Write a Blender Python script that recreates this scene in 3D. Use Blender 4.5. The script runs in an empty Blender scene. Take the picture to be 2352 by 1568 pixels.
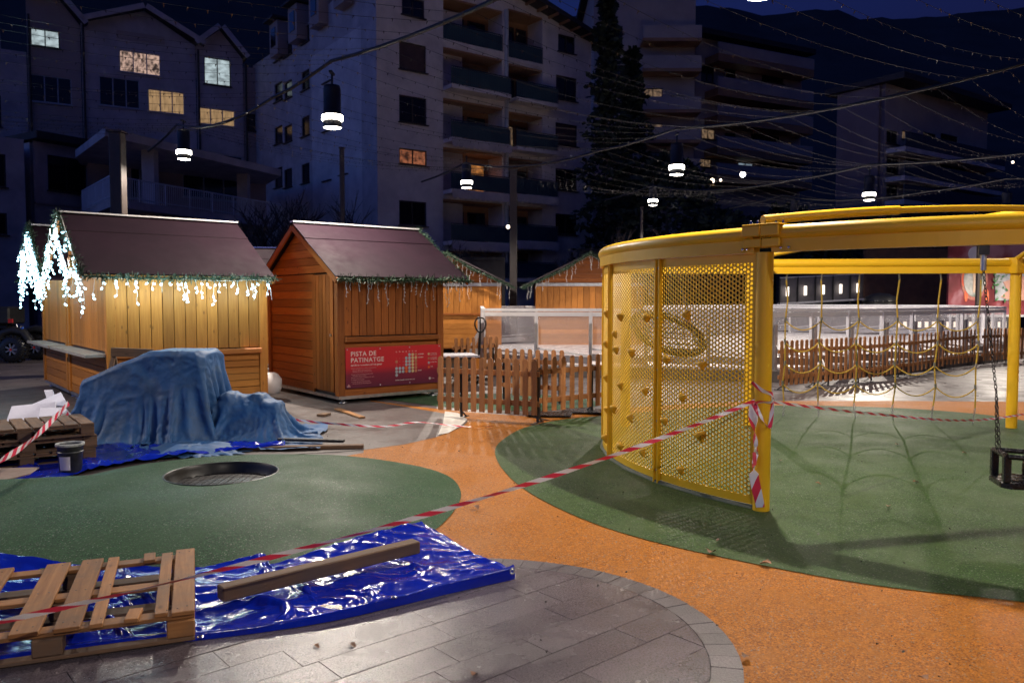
import bpy, bmesh, math, random
from mathutils import Vector, Matrix, noise
random.seed(7)
R = math.radians
sc = bpy.context.scene
COL = sc.collection

# ------------------------------------------------------------------ camera
F = 1829.0; CU, CV = 1176.0, 784.0; EYE = 1.6
PITCH = math.atan((CV - 690.0) / F)
cam = bpy.data.cameras.new('camera'); cam_o = bpy.data.objects.new('camera', cam)
COL.objects.link(cam_o); sc.camera = cam_o
cam_o.location = (0, 0, EYE); cam_o.rotation_euler = (R(90) - PITCH, 0, 0)
cam.sensor_width = 36; cam.lens = 28; cam.clip_end = 2000; cam.clip_start = .05
cam.dof.use_dof = True; cam.dof.focus_distance = 6.2; cam.dof.aperture_fstop = 3.6

# ------------------------------------------------------------------ world: dusk sky
world = bpy.data.worlds.new('World'); sc.world = world; world.use_nodes = True
wn = world.node_tree.nodes; wl = world.node_tree.links
sky = wn.new('ShaderNodeTexSky'); sky.sky_type = 'NISHITA'; sky.sun_disc = False
sky.sun_elevation = R(-4.0); sky.sun_rotation = R(250); sky.altitude = 1000
sky.air_density = 1.0; sky.dust_density = .4; sky.ozone_density = 3.0
wn['Background'].inputs['Strength'].default_value = 2.9
tint = wn.new('ShaderNodeMix'); tint.data_type = 'RGBA'; tint.blend_type = 'MULTIPLY'; tint.inputs[0].default_value = 1
tint.inputs[7].default_value = (.62, 1.0, 1.45, 1); wl.new(sky.outputs[0], tint.inputs[6]); wl.new(tint.outputs[2], wn['Background'].inputs['Color'])
sc.view_settings.view_transform = 'Standard'; sc.view_settings.look = 'None'
sc.view_settings.gamma = 1; sc.view_settings.use_curve_mapping = False
sc.view_settings.exposure = 0.0
LAMP_W = 880.0
LAMP_COL = (1.0, .885, .755)
sc.cycles.use_denoising = True
sc.cycles.max_bounces = 6; sc.cycles.diffuse_bounces = 3; sc.cycles.glossy_bounces = 3
sc.cycles.transparent_max_bounces = 16; sc.cycles.transmission_bounces = 4
sc.cycles.sample_clamp_indirect = 3.0
sc.cycles.use_light_tree = True
sc.cycles.caustics_reflective = False; sc.cycles.caustics_refractive = False

# ------------------------------------------------------------------ pixel -> world helpers
fw = Vector((0, math.cos(PITCH), -math.sin(PITCH))); upv = Vector((0, math.sin(PITCH), math.cos(PITCH)))
def ray(u, v):
    return fw + Vector((1, 0, 0)) * ((u - CU) / F) + upv * ((CV - v) / F)
def at(u, v, Y):
    d = ray(u, v); t = Y / d.y
    return Vector((0, 0, EYE)) + d * t
def G(u, v, z=0.0):
    d = ray(u, v); t = (z - EYE) / d.z
    return Vector((0, 0, EYE)) + d * t

# ------------------------------------------------------------------ mesh builder
ROOT = {}
def rootm(o):
    while o.parent: o = o.parent
    return ROOT.get(o.name, Matrix())
class MB:
    def __init__(s, M=None):
        s.v = []; s.f = []; s.uv = []; s.M = M if M is not None else Matrix(); s.sm = []
    def add(s, pts, faces, uvs=None, smooth=False):
        b = len(s.v); s.v += [s.M @ Vector(p) for p in pts]
        for i, f in enumerate(faces):
            s.f.append([b + k for k in f]); s.sm.append(smooth)
            s.uv.append(uvs[i] if uvs else None)
        return s
    def box(s, c, d, rot=None, bev=0.0):
        """centre, full size, optional 3x3/4x4 rotation; uv: u along the longest axis"""
        c = Vector(c); hx, hy, hz = d[0]/2, d[1]/2, d[2]/2
        L = max(range(3), key=lambda i: d[i]); o1, o2 = [i for i in range(3) if i != L]
        ru, rv = random.random()*20, random.random()*20
        P = [Vector((x*hx, y*hy, z*hz)) for x in (-1, 1) for y in (-1, 1) for z in (-1, 1)]
        Fc = [(0,1,3,2),(4,6,7,5),(0,4,5,1),(2,3,7,6),(0,2,6,4),(1,5,7,3)]
        uvs = []
        for k, f in enumerate(Fc):
            ax = (0,0,1,1,2,2)[k]
            if ax == L: uvs.append([(P[i][o1]*.5+ru, P[i][o2]+rv) for i in f])
            else:
                oo = o1 if ax == o2 else o2
                uvs.append([(P[i][L]+ru, P[i][oo]+rv+ax*.37) for i in f])
        if rot is not None: P = [rot @ p for p in P]
        s.add([c + p for p in P], Fc, uvs); return s
    def box2(s, a, b):
        a = Vector(a); b = Vector(b)
        return s.box((a+b)/2, tuple(abs(x) for x in (b-a)))
    def beam(s, a, b, w, h, up=(0,0,1)):
        """bar from a to b, w across, h along up"""
        a = Vector(a); b = Vector(b); x = (b-a); L = x.length; x.normalize()
        y = Vector(up).cross(x)
        if y.length < 1e-4: y = Vector((0,1,0)).cross(x)
        y.normalize(); z = x.cross(y)
        m = Matrix((x, y, z)).transposed()
        return s.box((a+b)/2, (L, w, h), m)
    def tube(s, pts, r, n=8, closed=False, caps=True, smooth=True):
        pts = [Vector(p) for p in pts]; m = len(pts)
        rs = r if isinstance(r, (list, tuple)) else [r]*m
        ring = []; prev = None
        for i, p in enumerate(pts):
            if closed: t = pts[(i+1) % m] - pts[i-1]
            else: t = pts[min(i+1, m-1)] - pts[max(i-1, 0)]
            t.normalize()
            if prev is None:
                a = Vector((0,0,1)) if abs(t.z) < .9 else Vector((1,0,0))
                x = t.cross(a).normalized()
            else:
                x = (prev - t*prev.dot(t)).normalized()
            prev = x; y = t.cross(x)
            ring.append([p + (x*math.cos(2*math.pi*k/n) + y*math.sin(2*math.pi*k/n))*rs[i] for k in range(n)])
        V = [q for rg in ring for q in rg]; Fc = []; uvs = []
        acc = 0
        for i in range(m if closed else m-1):
            j = (i+1) % m; L = (pts[j]-pts[i]).length
            for k in range(n):
                k2 = (k+1) % n
                Fc.append((i*n+k, i*n+k2, j*n+k2, j*n+k)); w = rs[i]*6.28/n
                uvs.append([(acc, k*w), (acc, (k+1)*w), (acc+L, (k+1)*w), (acc+L, k*w)])
            acc += L
        s.add(V, Fc, uvs, smooth)
        if caps and not closed:
            s.add(ring[0], [tuple(range(n))][::-1]); s.add(ring[-1], [tuple(range(n))])
        return s
    def lathe(s, c, prof, n=24, smooth=True, axis=None):
        c = Vector(c); V = []; Fc = []
        for r, z in prof:
            for k in range(n):
                p = Vector((r*math.cos(2*math.pi*k/n), r*math.sin(2*math.pi*k/n), z))
                if axis is not None: p = axis @ p
                V.append(c + p)
        for i in range(len(prof)-1):
            for k in range(n):
                k2 = (k+1) % n
                Fc.append((i*n+k, i*n+k2, (i+1)*n+k2, (i+1)*n+k))
        return s.add(V, Fc, None, smooth)
    def disc(s, c, r, n=24, axis=None):
        return s.lathe(c, [(0.0005, 0), (r, 0)], n, False, axis)
    def prism(s, poly, z0, z1):
        n = len(poly)
        V = [(p[0], p[1], z0) for p in poly] + [(p[0], p[1], z1) for p in poly]
        ru, rv = random.random()*20, random.random()*20
        uvt = [(p[0]+ru, p[1]+rv) for p in poly]
        Fc = [tuple(range(n, 2*n)), tuple(range(n-1, -1, -1))] + [(i, (i+1)%n, (i+1)%n+n, i+n) for i in range(n)]
        uvs = [uvt, uvt[::-1]] + [[uvt[i], uvt[(i+1)%n], uvt[(i+1)%n], uvt[i]] for i in range(n)]
        return s.add(V, Fc, uvs)
    def build(s, name, mat, parent=None, bevel=0, solid=0, kind=None, label=None, origin=None, weld=False):
        me = bpy.data.meshes.new(name)
        if parent is not None: inv = rootm(parent).inverted()
        else: inv = Matrix.Translation(Vector(origin)).inverted() if origin is not None else Matrix()
        me.from_pydata([tuple(inv @ v) for v in s.v], [], s.f)
        uvl = me.uv_layers.new(name='UVMap'); k = 0
        for f, uv in zip(s.f, s.uv):
            for j, vi in enumerate(f):
                if uv: uvl.data[k].uv = uv[j]
                else:
                    p = s.v[vi]; uvl.data[k].uv = (p.x+p.y*.5, p.z+p.y*.5)
                k += 1
        me.polygons.foreach_set('use_smooth', s.sm)
        o = bpy.data.objects.new(name, me); COL.objects.link(o)
        if mat: me.materials.append(mat)
        if parent is not None: o.parent = parent
        elif origin is not None: o.location = origin
        if weld or bevel:
            bm = bmesh.new(); bm.from_mesh(me); bmesh.ops.remove_doubles(bm, verts=bm.verts, dist=1e-5); bm.to_mesh(me); bm.free()
        if solid:
            m = o.modifiers.new('s', 'SOLIDIFY'); m.thickness = solid; m.offset = -1
        if bevel:
            m = o.modifiers.new('b', 'BEVEL'); m.width = bevel; m.segments = 1; m.limit_method = 'ANGLE'
        if kind: o['kind'] = kind
        if label: o['label'] = label
        return o
def thing(name, label, cat, loc=(0,0,0), rz=0, group=None):
    o = bpy.data.objects.new(name, None); COL.objects.link(o); o.empty_display_size = .2
    o.location = loc; o.rotation_euler = (0,0,rz)
    ROOT[o.name] = Matrix.Translation(Vector(loc)) @ Matrix.Rotation(rz, 4, 'Z')
    return tag(o, label, cat, group)
def tag(o, label, cat, group=None, kind=None):
    o['label'] = label; o['category'] = cat
    if group: o['group'] = group
    if kind: o['kind'] = kind
    return o
def dup(root, loc, rz=0, label=None, group=None, tilt=None):
    r = root.copy(); COL.objects.link(r); r.location = loc; r.rotation_euler = (tilt[0] if tilt else 0, tilt[1] if tilt else 0, rz)
    if label: r['label'] = label
    if group: r['group'] = group
    ROOT[r.name] = Matrix.Translation(Vector(loc)) @ Matrix.Rotation(rz, 4, 'Z')
    for ch in list(root.children):
        c = ch.copy(); COL.objects.link(c); c.parent = r
        for g in ch.children:
            d = g.copy(); COL.objects.link(d); d.parent = c
    return r
def frame(loc, rz=0): return Matrix.Translation(Vector(loc)) @ Matrix.Rotation(rz, 4, 'Z')

# ------------------------------------------------------------------ materials
def nt(name):
    m = bpy.data.materials.new(name); m.use_nodes = True
    n = m.node_tree.nodes; l = m.node_tree.links
    return m, n, l, n['Principled BSDF']
def rampn(n, pts, src, l):
    r = n.new('ShaderNodeValToRGB'); e = r.color_ramp.elements
    while len(e) > 1: e.remove(e[-1])
    e[0].position = pts[0][0]; e[0].color = (*pts[0][1], 1)
    for p, c in pts[1:]:
        q = e.new(p); q.color = (*c, 1)
    l.new(src, r.inputs[0]); return r
def noisen(n, l, vec, scale, detail=4, rough=.6, dist=0):
    t = n.new('ShaderNodeTexNoise'); t.inputs['Scale'].default_value = scale; t.inputs['Detail'].default_value = detail
    t.inputs['Roughness'].default_value = rough; t.inputs['Distortion'].default_value = dist
    if vec is not None: l.new(vec, t.inputs['Vector'])
    return t
def pmat(name, c1, c2=None, scale=3.0, rough=.6, rvar=.15, bump=.1, bscale=60, metal=0, spec=.5, coat=0, objrand=0, coord='Object', dist=.02, alpha=1):
    m, n, l, b = nt(name); c2 = c2 or tuple(x*.7 for x in c1)
    tc = n.new('ShaderNodeTexCoord')
    if coord == 'World':
        g = n.new('ShaderNodeNewGeometry'); vec = g.outputs['Position']
    else: vec = tc.outputs[coord]
    t = noisen(n, l, vec, scale, 6, .62)
    r = rampn(n, [(.3, c2), (.7, c1)], t.outputs[0], l); colr = r.outputs[0]
    if objrand:
        oi = n.new('ShaderNodeObjectInfo'); mp = n.new('ShaderNodeMapRange')
        mp.inputs[3].default_value = 1-objrand; mp.inputs[4].default_value = 1+objrand
        l.new(oi.outputs['Random'], mp.inputs[0])
        hv = n.new('ShaderNodeHueSaturation'); l.new(mp.outputs[0], hv.inputs['Value']); l.new(colr, hv.inputs['Color']); colr = hv.outputs[0]
    l.new(colr, b.inputs['Base Color'])
    b.inputs['Metallic'].default_value = metal; b.inputs['Specular IOR Level'].default_value = spec
    b.inputs['Coat Weight'].default_value = coat; b.inputs['Coat Roughness'].default_value = .15
    b.inputs['Alpha'].default_value = alpha
    t2 = noisen(n, l, vec, scale*2.3, 5, .6)
    mr = n.new('ShaderNodeMapRange'); mr.inputs[1].default_value = .3; mr.inputs[2].default_value = .7
    mr.inputs[3].default_value = max(.03, rough-rvar); mr.inputs[4].default_value = min(1, rough+rvar)
    l.new(t2.outputs[0], mr.inputs[0]); l.new(mr.outputs[0], b.inputs['Roughness'])
    if bump:
        t3 = noisen(n, l, vec, bscale, 4, .6); bp = n.new('ShaderNodeBump')
        bp.inputs['Strength'].default_value = bump; bp.inputs['Distance'].default_value = dist
        l.new(t3.outputs[0], bp.inputs['Height']); l.new(bp.outputs[0], b.inputs['Normal'])
    return m
def wood(name, light, dark, knots=True, rough=.55, rnd=.18, grain=1.0, gloss=.3, weather=None):
    m, n, l, b = nt(name)
    tc = n.new('ShaderNodeTexCoord'); oi = n.new('ShaderNodeObjectInfo')
    vm = n.new('ShaderNodeVectorMath'); vm.operation = 'ADD'
    cx = n.new('ShaderNodeCombineXYZ'); ml = n.new('ShaderNodeMath'); ml.operation = 'MULTIPLY'; ml.inputs[1].default_value = 37.0
    l.new(oi.outputs['Random'], ml.inputs[0]); l.new(ml.outputs[0], cx.inputs[0]); l.new(ml.outputs[0], cx.inputs[1])
    l.new(tc.outputs['UV'], vm.inputs[0]); l.new(cx.outputs[0], vm.inputs[1])
    mp = n.new('ShaderNodeMapping'); mp.inputs['Scale'].default_value = (1.6*grain, 26*grain, 1); l.new(vm.outputs[0], mp.inputs[0])
    t = noisen(n, l, mp.outputs[0], 1.4, 7, .65, .5)
    r = rampn(n, [(.28, dark), (.5, tuple((a+c)/2 for a, c in zip(light, dark))), (.72, light)], t.outputs[0], l)
    col = r.outputs[0]
    if knots:
        mk = n.new('ShaderNodeMapping'); mk.inputs['Scale'].default_value = (3.4, 9.0, 1); l.new(vm.outputs[0], mk.inputs[0])
        vo = n.new('ShaderNodeTexVoronoi'); vo.inputs['Scale'].default_value = 1.0; l.new(mk.outputs[0], vo.inputs['Vector'])
        kr = rampn(n, [(0.03, (1,1,1)), (.13, (0,0,0))], vo.outputs['Distance'], l)
        mx = n.new('ShaderNodeMix'); mx.data_type = 'RGBA'; l.new(kr.outputs[0], mx.inputs[0]); l.new(col, mx.inputs[6])
        mx.inputs[7].default_value = (*[c*.35 for c in dark], 1); col = mx.outputs[2]
    if weather:
        t4 = noisen(n, l, vm.outputs[0], 3.0, 6, .7); wr = rampn(n, [(.45, (0,0,0)), (.68, (1,1,1))], t4.outputs[0], l)
        mx = n.new('ShaderNodeMix'); mx.data_type = 'RGBA'; l.new(wr.outputs[0], mx.inputs[0]); l.new(col, mx.inputs[6])
        mx.inputs[7].default_value = (*weather, 1); col = mx.outputs[2]
    hv = n.new('ShaderNodeHueSaturation'); m2 = n.new('ShaderNodeMapRange'); m2.inputs[3].default_value = 1-rnd; m2.inputs[4].default_value = 1+rnd
    l.new(oi.outputs['Random'], m2.inputs[0]); l.new(m2.outputs[0], hv.inputs['Value']); l.new(col, hv.inputs['Color'])
    l.new(hv.outputs[0], b.inputs['Base Color']); b.inputs['Roughness'].default_value = rough
    b.inputs['Specular IOR Level'].default_value = gloss
    bp = n.new('ShaderNodeBump'); bp.inputs['Strength'].default_value = .35; bp.inputs['Distance'].default_value = .004
    l.new(t.outputs[0], bp.inputs['Height']); l.new(bp.outputs[0], b.inputs['Normal'])
    return m
def emat(name, col, strength, base=(.8,.8,.8), sampling=True):
    m, n, l, b = nt(name)
    b.inputs['Base Color'].default_value = (*base, 1)
    b.inputs['Emission Color'].default_value = (*col, 1); b.inputs['Emission Strength'].default_value = strength
    if not sampling: m.cycles.emission_sampling = 'NONE'
    return m
def winmat(name, col, strength, sx=3.0, sz=1.0, lo=.25):
    """a lit room behind curtains: uneven warm or cold light"""
    m, n, l, b = nt(name); tc = n.new('ShaderNodeTexCoord')
    mp = n.new('ShaderNodeMapping'); mp.inputs['Scale'].default_value = (sx, sx, sz); l.new(tc.outputs['Object'], mp.inputs[0])
    t = noisen(n, l, mp.outputs[0], 1.6, 3, .55); r = rampn(n, [(.36, tuple(c*lo for c in col)), (.62, col)], t.outputs[0], l)
    l.new(r.outputs[0], b.inputs['Emission Color']); b.inputs['Emission Strength'].default_value = strength
    b.inputs['Base Color'].default_value = (.05,.05,.05,1); b.inputs['Roughness'].default_value = .2
    m.cycles.emission_sampling = 'NONE'
    return m
def rubber(name, c1, c2, stain):
    """poured rubber granules, damp: granule speckle, scuffs and rare glints painted as pale specks"""
    m, n, l, b = nt(name); g = n.new('ShaderNodeNewGeometry'); P = g.outputs['Position']
    vo = n.new('ShaderNodeTexVoronoi'); vo.inputs['Scale'].default_value = 150; l.new(P, vo.inputs['Vector'])
    sp = n.new('ShaderNodeSeparateColor'); l.new(vo.outputs['Color'], sp.inputs[0])
    r = rampn(n, [(0.0, tuple(x*.6 for x in c2)), (.35, c2), (.6, c1), (.93, tuple(min(1, x*1.35) for x in c1)), (.99, (.20,.21,.17))], sp.outputs[0], l)  # palest stop puts sparkle glints into the granule colour
    t = noisen(n, l, P, 2.6, 9, .72, .8); sr = rampn(n, [(.47, (0,0,0)), (.60, (.6,.6,.6))], t.outputs[0], l)
    mx = n.new('ShaderNodeMix'); mx.data_type = 'RGBA'; l.new(sr.outputs[0], mx.inputs[0]); l.new(r.outputs[0], mx.inputs[6]); mx.inputs[7].default_value = (*stain, 1)
    ns = noisen(n, l, P, 34.0, 7, .8); nr = rampn(n, [(.30, (.70,.70,.70)), (.70, (1.22,1.22,1.22))], ns.outputs[0], l)
    mm = n.new('ShaderNodeMix'); mm.data_type = 'RGBA'; mm.blend_type = 'MULTIPLY'; mm.inputs[0].default_value = 1
    l.new(mx.outputs[2], mm.inputs[6]); l.new(nr.outputs[0], mm.inputs[7])
    # dark scuffs and footmarks
    mp_ = n.new('ShaderNodeMapping'); mp_.inputs['Scale'].default_value = (1.0, 2.4, 1); mp_.inputs['Rotation'].default_value = (0,0,.6); l.new(P, mp_.inputs[0])
    sc2 = noisen(n, l, mp_.outputs[0], 5.0, 8, .75, 1.5); s2 = rampn(n, [(.60, (1,1,1)), (.72, (.60,.60,.60))], sc2.outputs[0], l)
    m3 = n.new('ShaderNodeMix'); m3.data_type = 'RGBA'; m3.blend_type = 'MULTIPLY'; m3.inputs[0].default_value = 1
    l.new(mm.outputs[2], m3.inputs[6]); l.new(s2.outputs[0], m3.inputs[7]); l.new(m3.outputs[2], b.inputs['Base Color'])
    t2 = noisen(n, l, P, 1.7, 6, .6); mr = n.new('ShaderNodeMapRange'); mr.inputs[1].default_value = .35; mr.inputs[2].default_value = .65
    mr.inputs[3].default_value = .54; mr.inputs[4].default_value = .68; l.new(t2.outputs[0], mr.inputs[0]); l.new(mr.outputs[0], b.inputs['Roughness'])
    b.inputs['Specular IOR Level'].default_value = .22
    bp = n.new('ShaderNodeBump'); bp.inputs['Strength'].default_value = .7; bp.inputs['Distance'].default_value = .005
    l.new(sp.outputs[1], bp.inputs['Height']); l.new(bp.outputs[0], b.inputs['Normal'])
    return m
def stonemat(name, c1, c2, r0, r1, rnd=.12, sp=110, bump=.7):
    m, n, l, b = nt(name); g = n.new('ShaderNodeNewGeometry'); P = g.outputs['Position']
    t = noisen(n, l, P, 1.6, 7, .65, .4); r = rampn(n, [(.32, c2), (.68, c1)], t.outputs[0], l)
    t1 = noisen(n, l, P, sp, 3, .7); r1n = rampn(n, [(.32, (.55,.55,.55)), (.68, (1.35,1.33,1.3))], t1.outputs[0], l)
    mm = n.new('ShaderNodeMix'); mm.data_type = 'RGBA'; mm.blend_type = 'MULTIPLY'; mm.inputs[0].default_value = 1
    l.new(r.outputs[0], mm.inputs[6]); l.new(r1n.outputs[0], mm.inputs[7])
    oi = n.new('ShaderNodeObjectInfo'); m2 = n.new('ShaderNodeMapRange'); m2.inputs[3].default_value = 1-rnd; m2.inputs[4].default_value = 1+rnd
    hv = n.new('ShaderNodeHueSaturation'); l.new(oi.outputs['Random'], m2.inputs[0]); l.new(m2.outputs[0], hv.inputs['Value']); l.new(mm.outputs[2], hv.inputs['Color'])
    l.new(hv.outputs[0], b.inputs['Base Color'])
    t2 = noisen(n, l, P, 2.2, 6, .6); mr = n.new('ShaderNodeMapRange'); mr.inputs[1].default_value = .35; mr.inputs[2].default_value = .65
    mr.inputs[3].default_value = r0; mr.inputs[4].default_value = r1; l.new(t2.outputs[0], mr.inputs[0]); l.new(mr.outputs[0], b.inputs['Roughness'])
    bp = n.new('ShaderNodeBump'); bp.inputs['Strength'].default_value = bump; bp.inputs['Distance'].default_value = .003
    l.new(t1.outputs[0], bp.inputs['Height']); l.new(bp.outputs[0], b.inputs['Normal'])
    return m
M = {}
M['stone'] = stonemat('wet_stone', (.150,.125,.138), (.10,.083,.092), .13, .32)
M['sett'] = stonemat('sett_stone', (.125,.105,.115), (.085,.072,.08), .3, .5, .14)
M['plaza'] = stonemat('plaza_paving', (.13,.108,.108), (.08,.066,.066), .27, .58, 0, 60, .35)
M['plaza2'] = stonemat('upper_paving', (.135,.112,.108), (.09,.075,.072), .35, .6, 0, 60, .35)
M['bed'] = pmat('bedding', (.035,.033,.03), rough=.9)
M['orange'] = rubber('orange_rubber', (.43,.145,.006), (.33,.10,.004), (.40,.14,.012))
M['green'] = rubber('green_rubber', (.036,.080,.016), (.022,.052,.011), (.046,.082,.018))
M['green2'] = rubber('green_rubber_mound', (.023,.082,.028), (.014,.052,.018), (.030,.080,.027))
M['yellow'] = pmat('yellow_paint', (.86,.52,.018), (.78,.44,.012), 2.0, .38, .08, .05, 300, spec=.5, coord='World')
M['hold'] = pmat('hold_resin', (.90,.52,.03), (.78,.42,.02), 8, .6, .1, .2, 120)
M['steel'] = pmat('galvanised', (.55,.55,.56), (.4,.4,.42), 12, .35, .1, .05, 80, metal=.9)
M['chrome'] = pmat('chrome', (.8,.8,.82), (.7,.7,.7), 5, .12, .03, 0, metal=1)
M['alu'] = pmat('aluminium', (.80,.79,.80), (.72,.71,.72), 6, .38, .1, .03, 80, metal=.25)
M['white'] = pmat('white_plastic', (.78,.77,.78), (.68,.67,.69), 4, .4, .1, .03, 60)
M['black'] = pmat('black_metal', (.018,.018,.02), (.01,.01,.01), 6, .45, .15, .05, 80)
M['rubberblk'] = pmat('black_rubber', (.012,.012,.013), (.007,.007,.007), 10, .25, .12, .25, 60)
M['post'] = pmat('lamp_post_paint', (.06,.045,.04), (.04,.03,.028), 4, .45, .1, .05, 60)
M['larch'] = wood('varnished_pine', (.50,.20,.036), (.33,.115,.018), rnd=.24)
M['larch2'] = wood('varnished_pine_red', (.40,.130,.026), (.22,.058,.010), rnd=.26)
M['picket'] = wood('stained_picket', (.42,.185,.065), (.25,.10,.036), True, .6, .22)
M['pallet'] = wood('pallet_pine', (.40,.185,.062), (.22,.090,.028), True, .65, .22, weather=(.18,.10,.05))
M['oldwood'] = wood('weathered_timber', (.20,.115,.062), (.095,.052,.03), True, .7, .2, weather=(.115,.08,.058))
M['shelf'] = wood('grey_shelf', (.45,.42,.38), (.30,.27,.24), False)
M['roofsheet'] = pmat('burgundy_sheet', (.016,.0045,.011), (.011,.003,.008), 2, .8, .1, .05, 120, spec=.22)
M['rooffar'] = pmat('dark_roofing', (.05,.035,.04), (.03,.02,.025), 2, .5, .1, .05, 60)
M['needle'] = pmat('garland_needles', (.022,.06,.028), (.01,.03,.014), 30, .6, .1, 0, objrand=.2)
M['cordw'] = pmat('white_cord', (.72,.70,.68), None, 20, .4, .1, 0)
def tarpmat(name, c1, c2, r, bump, dirt=None, bs=14):
    m, n, l, b = nt(name); tc = n.new('ShaderNodeTexCoord'); P = tc.outputs['Object']
    t = noisen(n, l, P, 2.2, 6, .6, .3)
    rr = rampn(n, [(.34, c2), (.64, c1)], t.outputs[0], l); col = rr.outputs[0]
    if dirt:
        t4 = noisen(n, l, P, 3.4, 8, .72, .6); wr = rampn(n, [(.46, (0,0,0)), (.66, (1,1,1))], t4.outputs[0], l)
        mx = n.new('ShaderNodeMix'); mx.data_type = 'RGBA'; l.new(wr.outputs[0], mx.inputs[0]); l.new(col, mx.inputs[6]); mx.inputs[7].default_value = (*dirt, 1); col = mx.outputs[2]
    l.new(col, b.inputs['Base Color'])
    b.inputs['Roughness'].default_value = r; b.inputs['Specular IOR Level'].default_value = .45
    t2 = noisen(n, l, P, bs, 5, .6, .8); t3 = noisen(n, l, P, 190, 2, .5)
    ad = n.new('ShaderNodeMath'); ad.operation = 'MULTIPLY_ADD'; l.new(t3.outputs[0], ad.inputs[0]); ad.inputs[1].default_value = .0; l.new(t2.outputs[0], ad.inputs[2])
    bp = n.new('ShaderNodeBump'); bp.inputs['Strength'].default_value = bump; bp.inputs['Distance'].default_value = .010
    l.new(ad.outputs[0], bp.inputs['Height']); l.new(bp.outputs[0], b.inputs['Normal'])
    return m
M['tarp'] = tarpmat('blue_tarp', (.005,.022,.40), (.004,.013,.29), .12, .30, None, 16)
M['tarpold'] = tarpmat('worn_blue_tarp', (.030,.118,.30), (.020,.082,.22), .62, .4, (.05,.10,.19), 22)
M['sheet'] = pmat('foam_sheet', (.66,.64,.72), (.55,.53,.62), 3, .5, .1, .15, 20)
M['ice'] = pmat('ice', (.80,.78,.80), (.66,.64,.68), 1.2, .28, .1, .1, 20, coord='World')
M['deck'] = pmat('rink_deck', (.12,.10,.09), (.07,.06,.055), 3, .6, .1, .1, 40)
M['rope'] = pmat('yellow_rope', (.66,.44,.05), (.45,.28,.03), 40, .7, .1, .4, 300)
M['wire'] = pmat('cable_black', (.006,.006,.006), (.004,.004,.004), 10, .4, .1, 0)
M['bulboff'] = pmat('unlit_bulb', (.17,.155,.14), None, 10, .2, .1, 0, spec=.8)
M['bulbon'] = emat('lit_bulb', (.36,.82,1.0), 9.0)
M['lampglow'] = emat('lamp_glow', (1.0,.93,.80), 26.0, sampling=False)
M['tape'] = None
def tapemat(name, red, white):
    m, n, l, b = nt(name); uv = n.new('ShaderNodeUVMap'); s = n.new('ShaderNodeSeparateXYZ'); l.new(uv.outputs[0], s.inputs[0])
    a = n.new('ShaderNodeMath'); a.operation = 'MULTIPLY_ADD'; l.new(s.outputs[1], a.inputs[0]); a.inputs[1].default_value = .5; l.new(s.outputs[0], a.inputs[2])
    f = n.new('ShaderNodeMath'); f.operation = 'FRACT'; l.new(a.outputs[0], f.inputs[0])
    g = n.new('ShaderNodeMath'); g.operation = 'GREATER_THAN'; g.inputs[1].default_value = .5; l.new(f.outputs[0], g.inputs[0])
    mx = n.new('ShaderNodeMix'); mx.data_type = 'RGBA'; l.new(g.outputs[0], mx.inputs[0]); mx.inputs[6].default_value = (*red, 1); mx.inputs[7].default_value = (*white, 1)
    l.new(mx.outputs[2], b.inputs['Base Color']); b.inputs['Roughness'].default_value = .3; b.inputs['Specular IOR Level'].default_value = .5
    b.inputs['Subsurface Weight'].default_value = 0
    return m
M['tape'] = tapemat('barrier_tape', (.72,.035,.08), (.82,.80,.82))

# ================================================================== GROUND
def smooth_poly(pts, k=6):
    out = []; n = len(pts)
    for i in range(n):
        p0, p1, p2, p3 = pts[i-1], pts[i], pts[(i+1)%n], pts[(i+2)%n]
        for j in range(k):
            t = j/k
            out.append(tuple(.5*((2*p1[a]) + (-p0[a]+p2[a])*t + (2*p0[a]-5*p1[a]+4*p2[a]-p3[a])*t*t + (-p0[a]+3*p1[a]-3*p2[a]+p3[a])*t**3) for a in (0,1)))
    return out
def sheet(name, poly, z, mat):
    bm = bmesh.new(); vs = [bm.verts.new((p[0], p[1], z)) for p in poly]; f = bm.faces.new(vs)
    if f.normal.z < 0 or True: bm.normal_update()
    if bm.faces[:][0].normal.z < 0: bmesh.ops.reverse_faces(bm, faces=bm.faces[:])
    bmesh.ops.triangulate(bm, faces=bm.faces[:])
    me = bpy.data.meshes.new(name); bm.to_mesh(me); bm.free(); me.materials.append(mat)
    o = bpy.data.objects.new(name, me); COL.objects.link(o); o['kind'] = 'structure'; return o
def gpx(pts, z=0.0): return [tuple(G(u, v, z)[:2]) for u, v in pts]

sheet('ground', [(-160,-60),(160,-60),(160,520),(-160,520)], -.03, pmat('asphalt', (.06,.055,.058), (.035,.033,.035), .8, .5, .12, .3, 60, coord='World'))
sheet('plaza', [(-26,-12),(30,-12),(30,40),(-26,40)], 0.0, M['plaza'])
# upper paving between the stalls and the mound
up = gpx([(850,922),(930,934),(1010,948),(1060,957),(1076,967),(1062,981),(1000,1005),(930,1021),(835,1034),(600,1048),(200,1048)]) + [(-9,7.4),(-14,8.5),(-14,16),(-5,14.6),(-2.2,13.6)]
sheet('upper_paving', up, .006, M['plaza2'])
# orange rubber: one sheet under the green shapes
og = gpx([(846,919),(940,932),(1060,945),(1230,958),(1400,940),(1600,926),(1790,921),(2100,921),(2352,923)]) + [(9,12.0),(14,11.5),(14,-3),(2.2,-3),(-3,1.5),(-6,4.5),(-6,7)] + gpx([(500,1100),(835,1040)])
og = [(-1.2,9.2) if False else p for p in og]
sheet('orange_rubber_path', og, .004, M['orange'])
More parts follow.
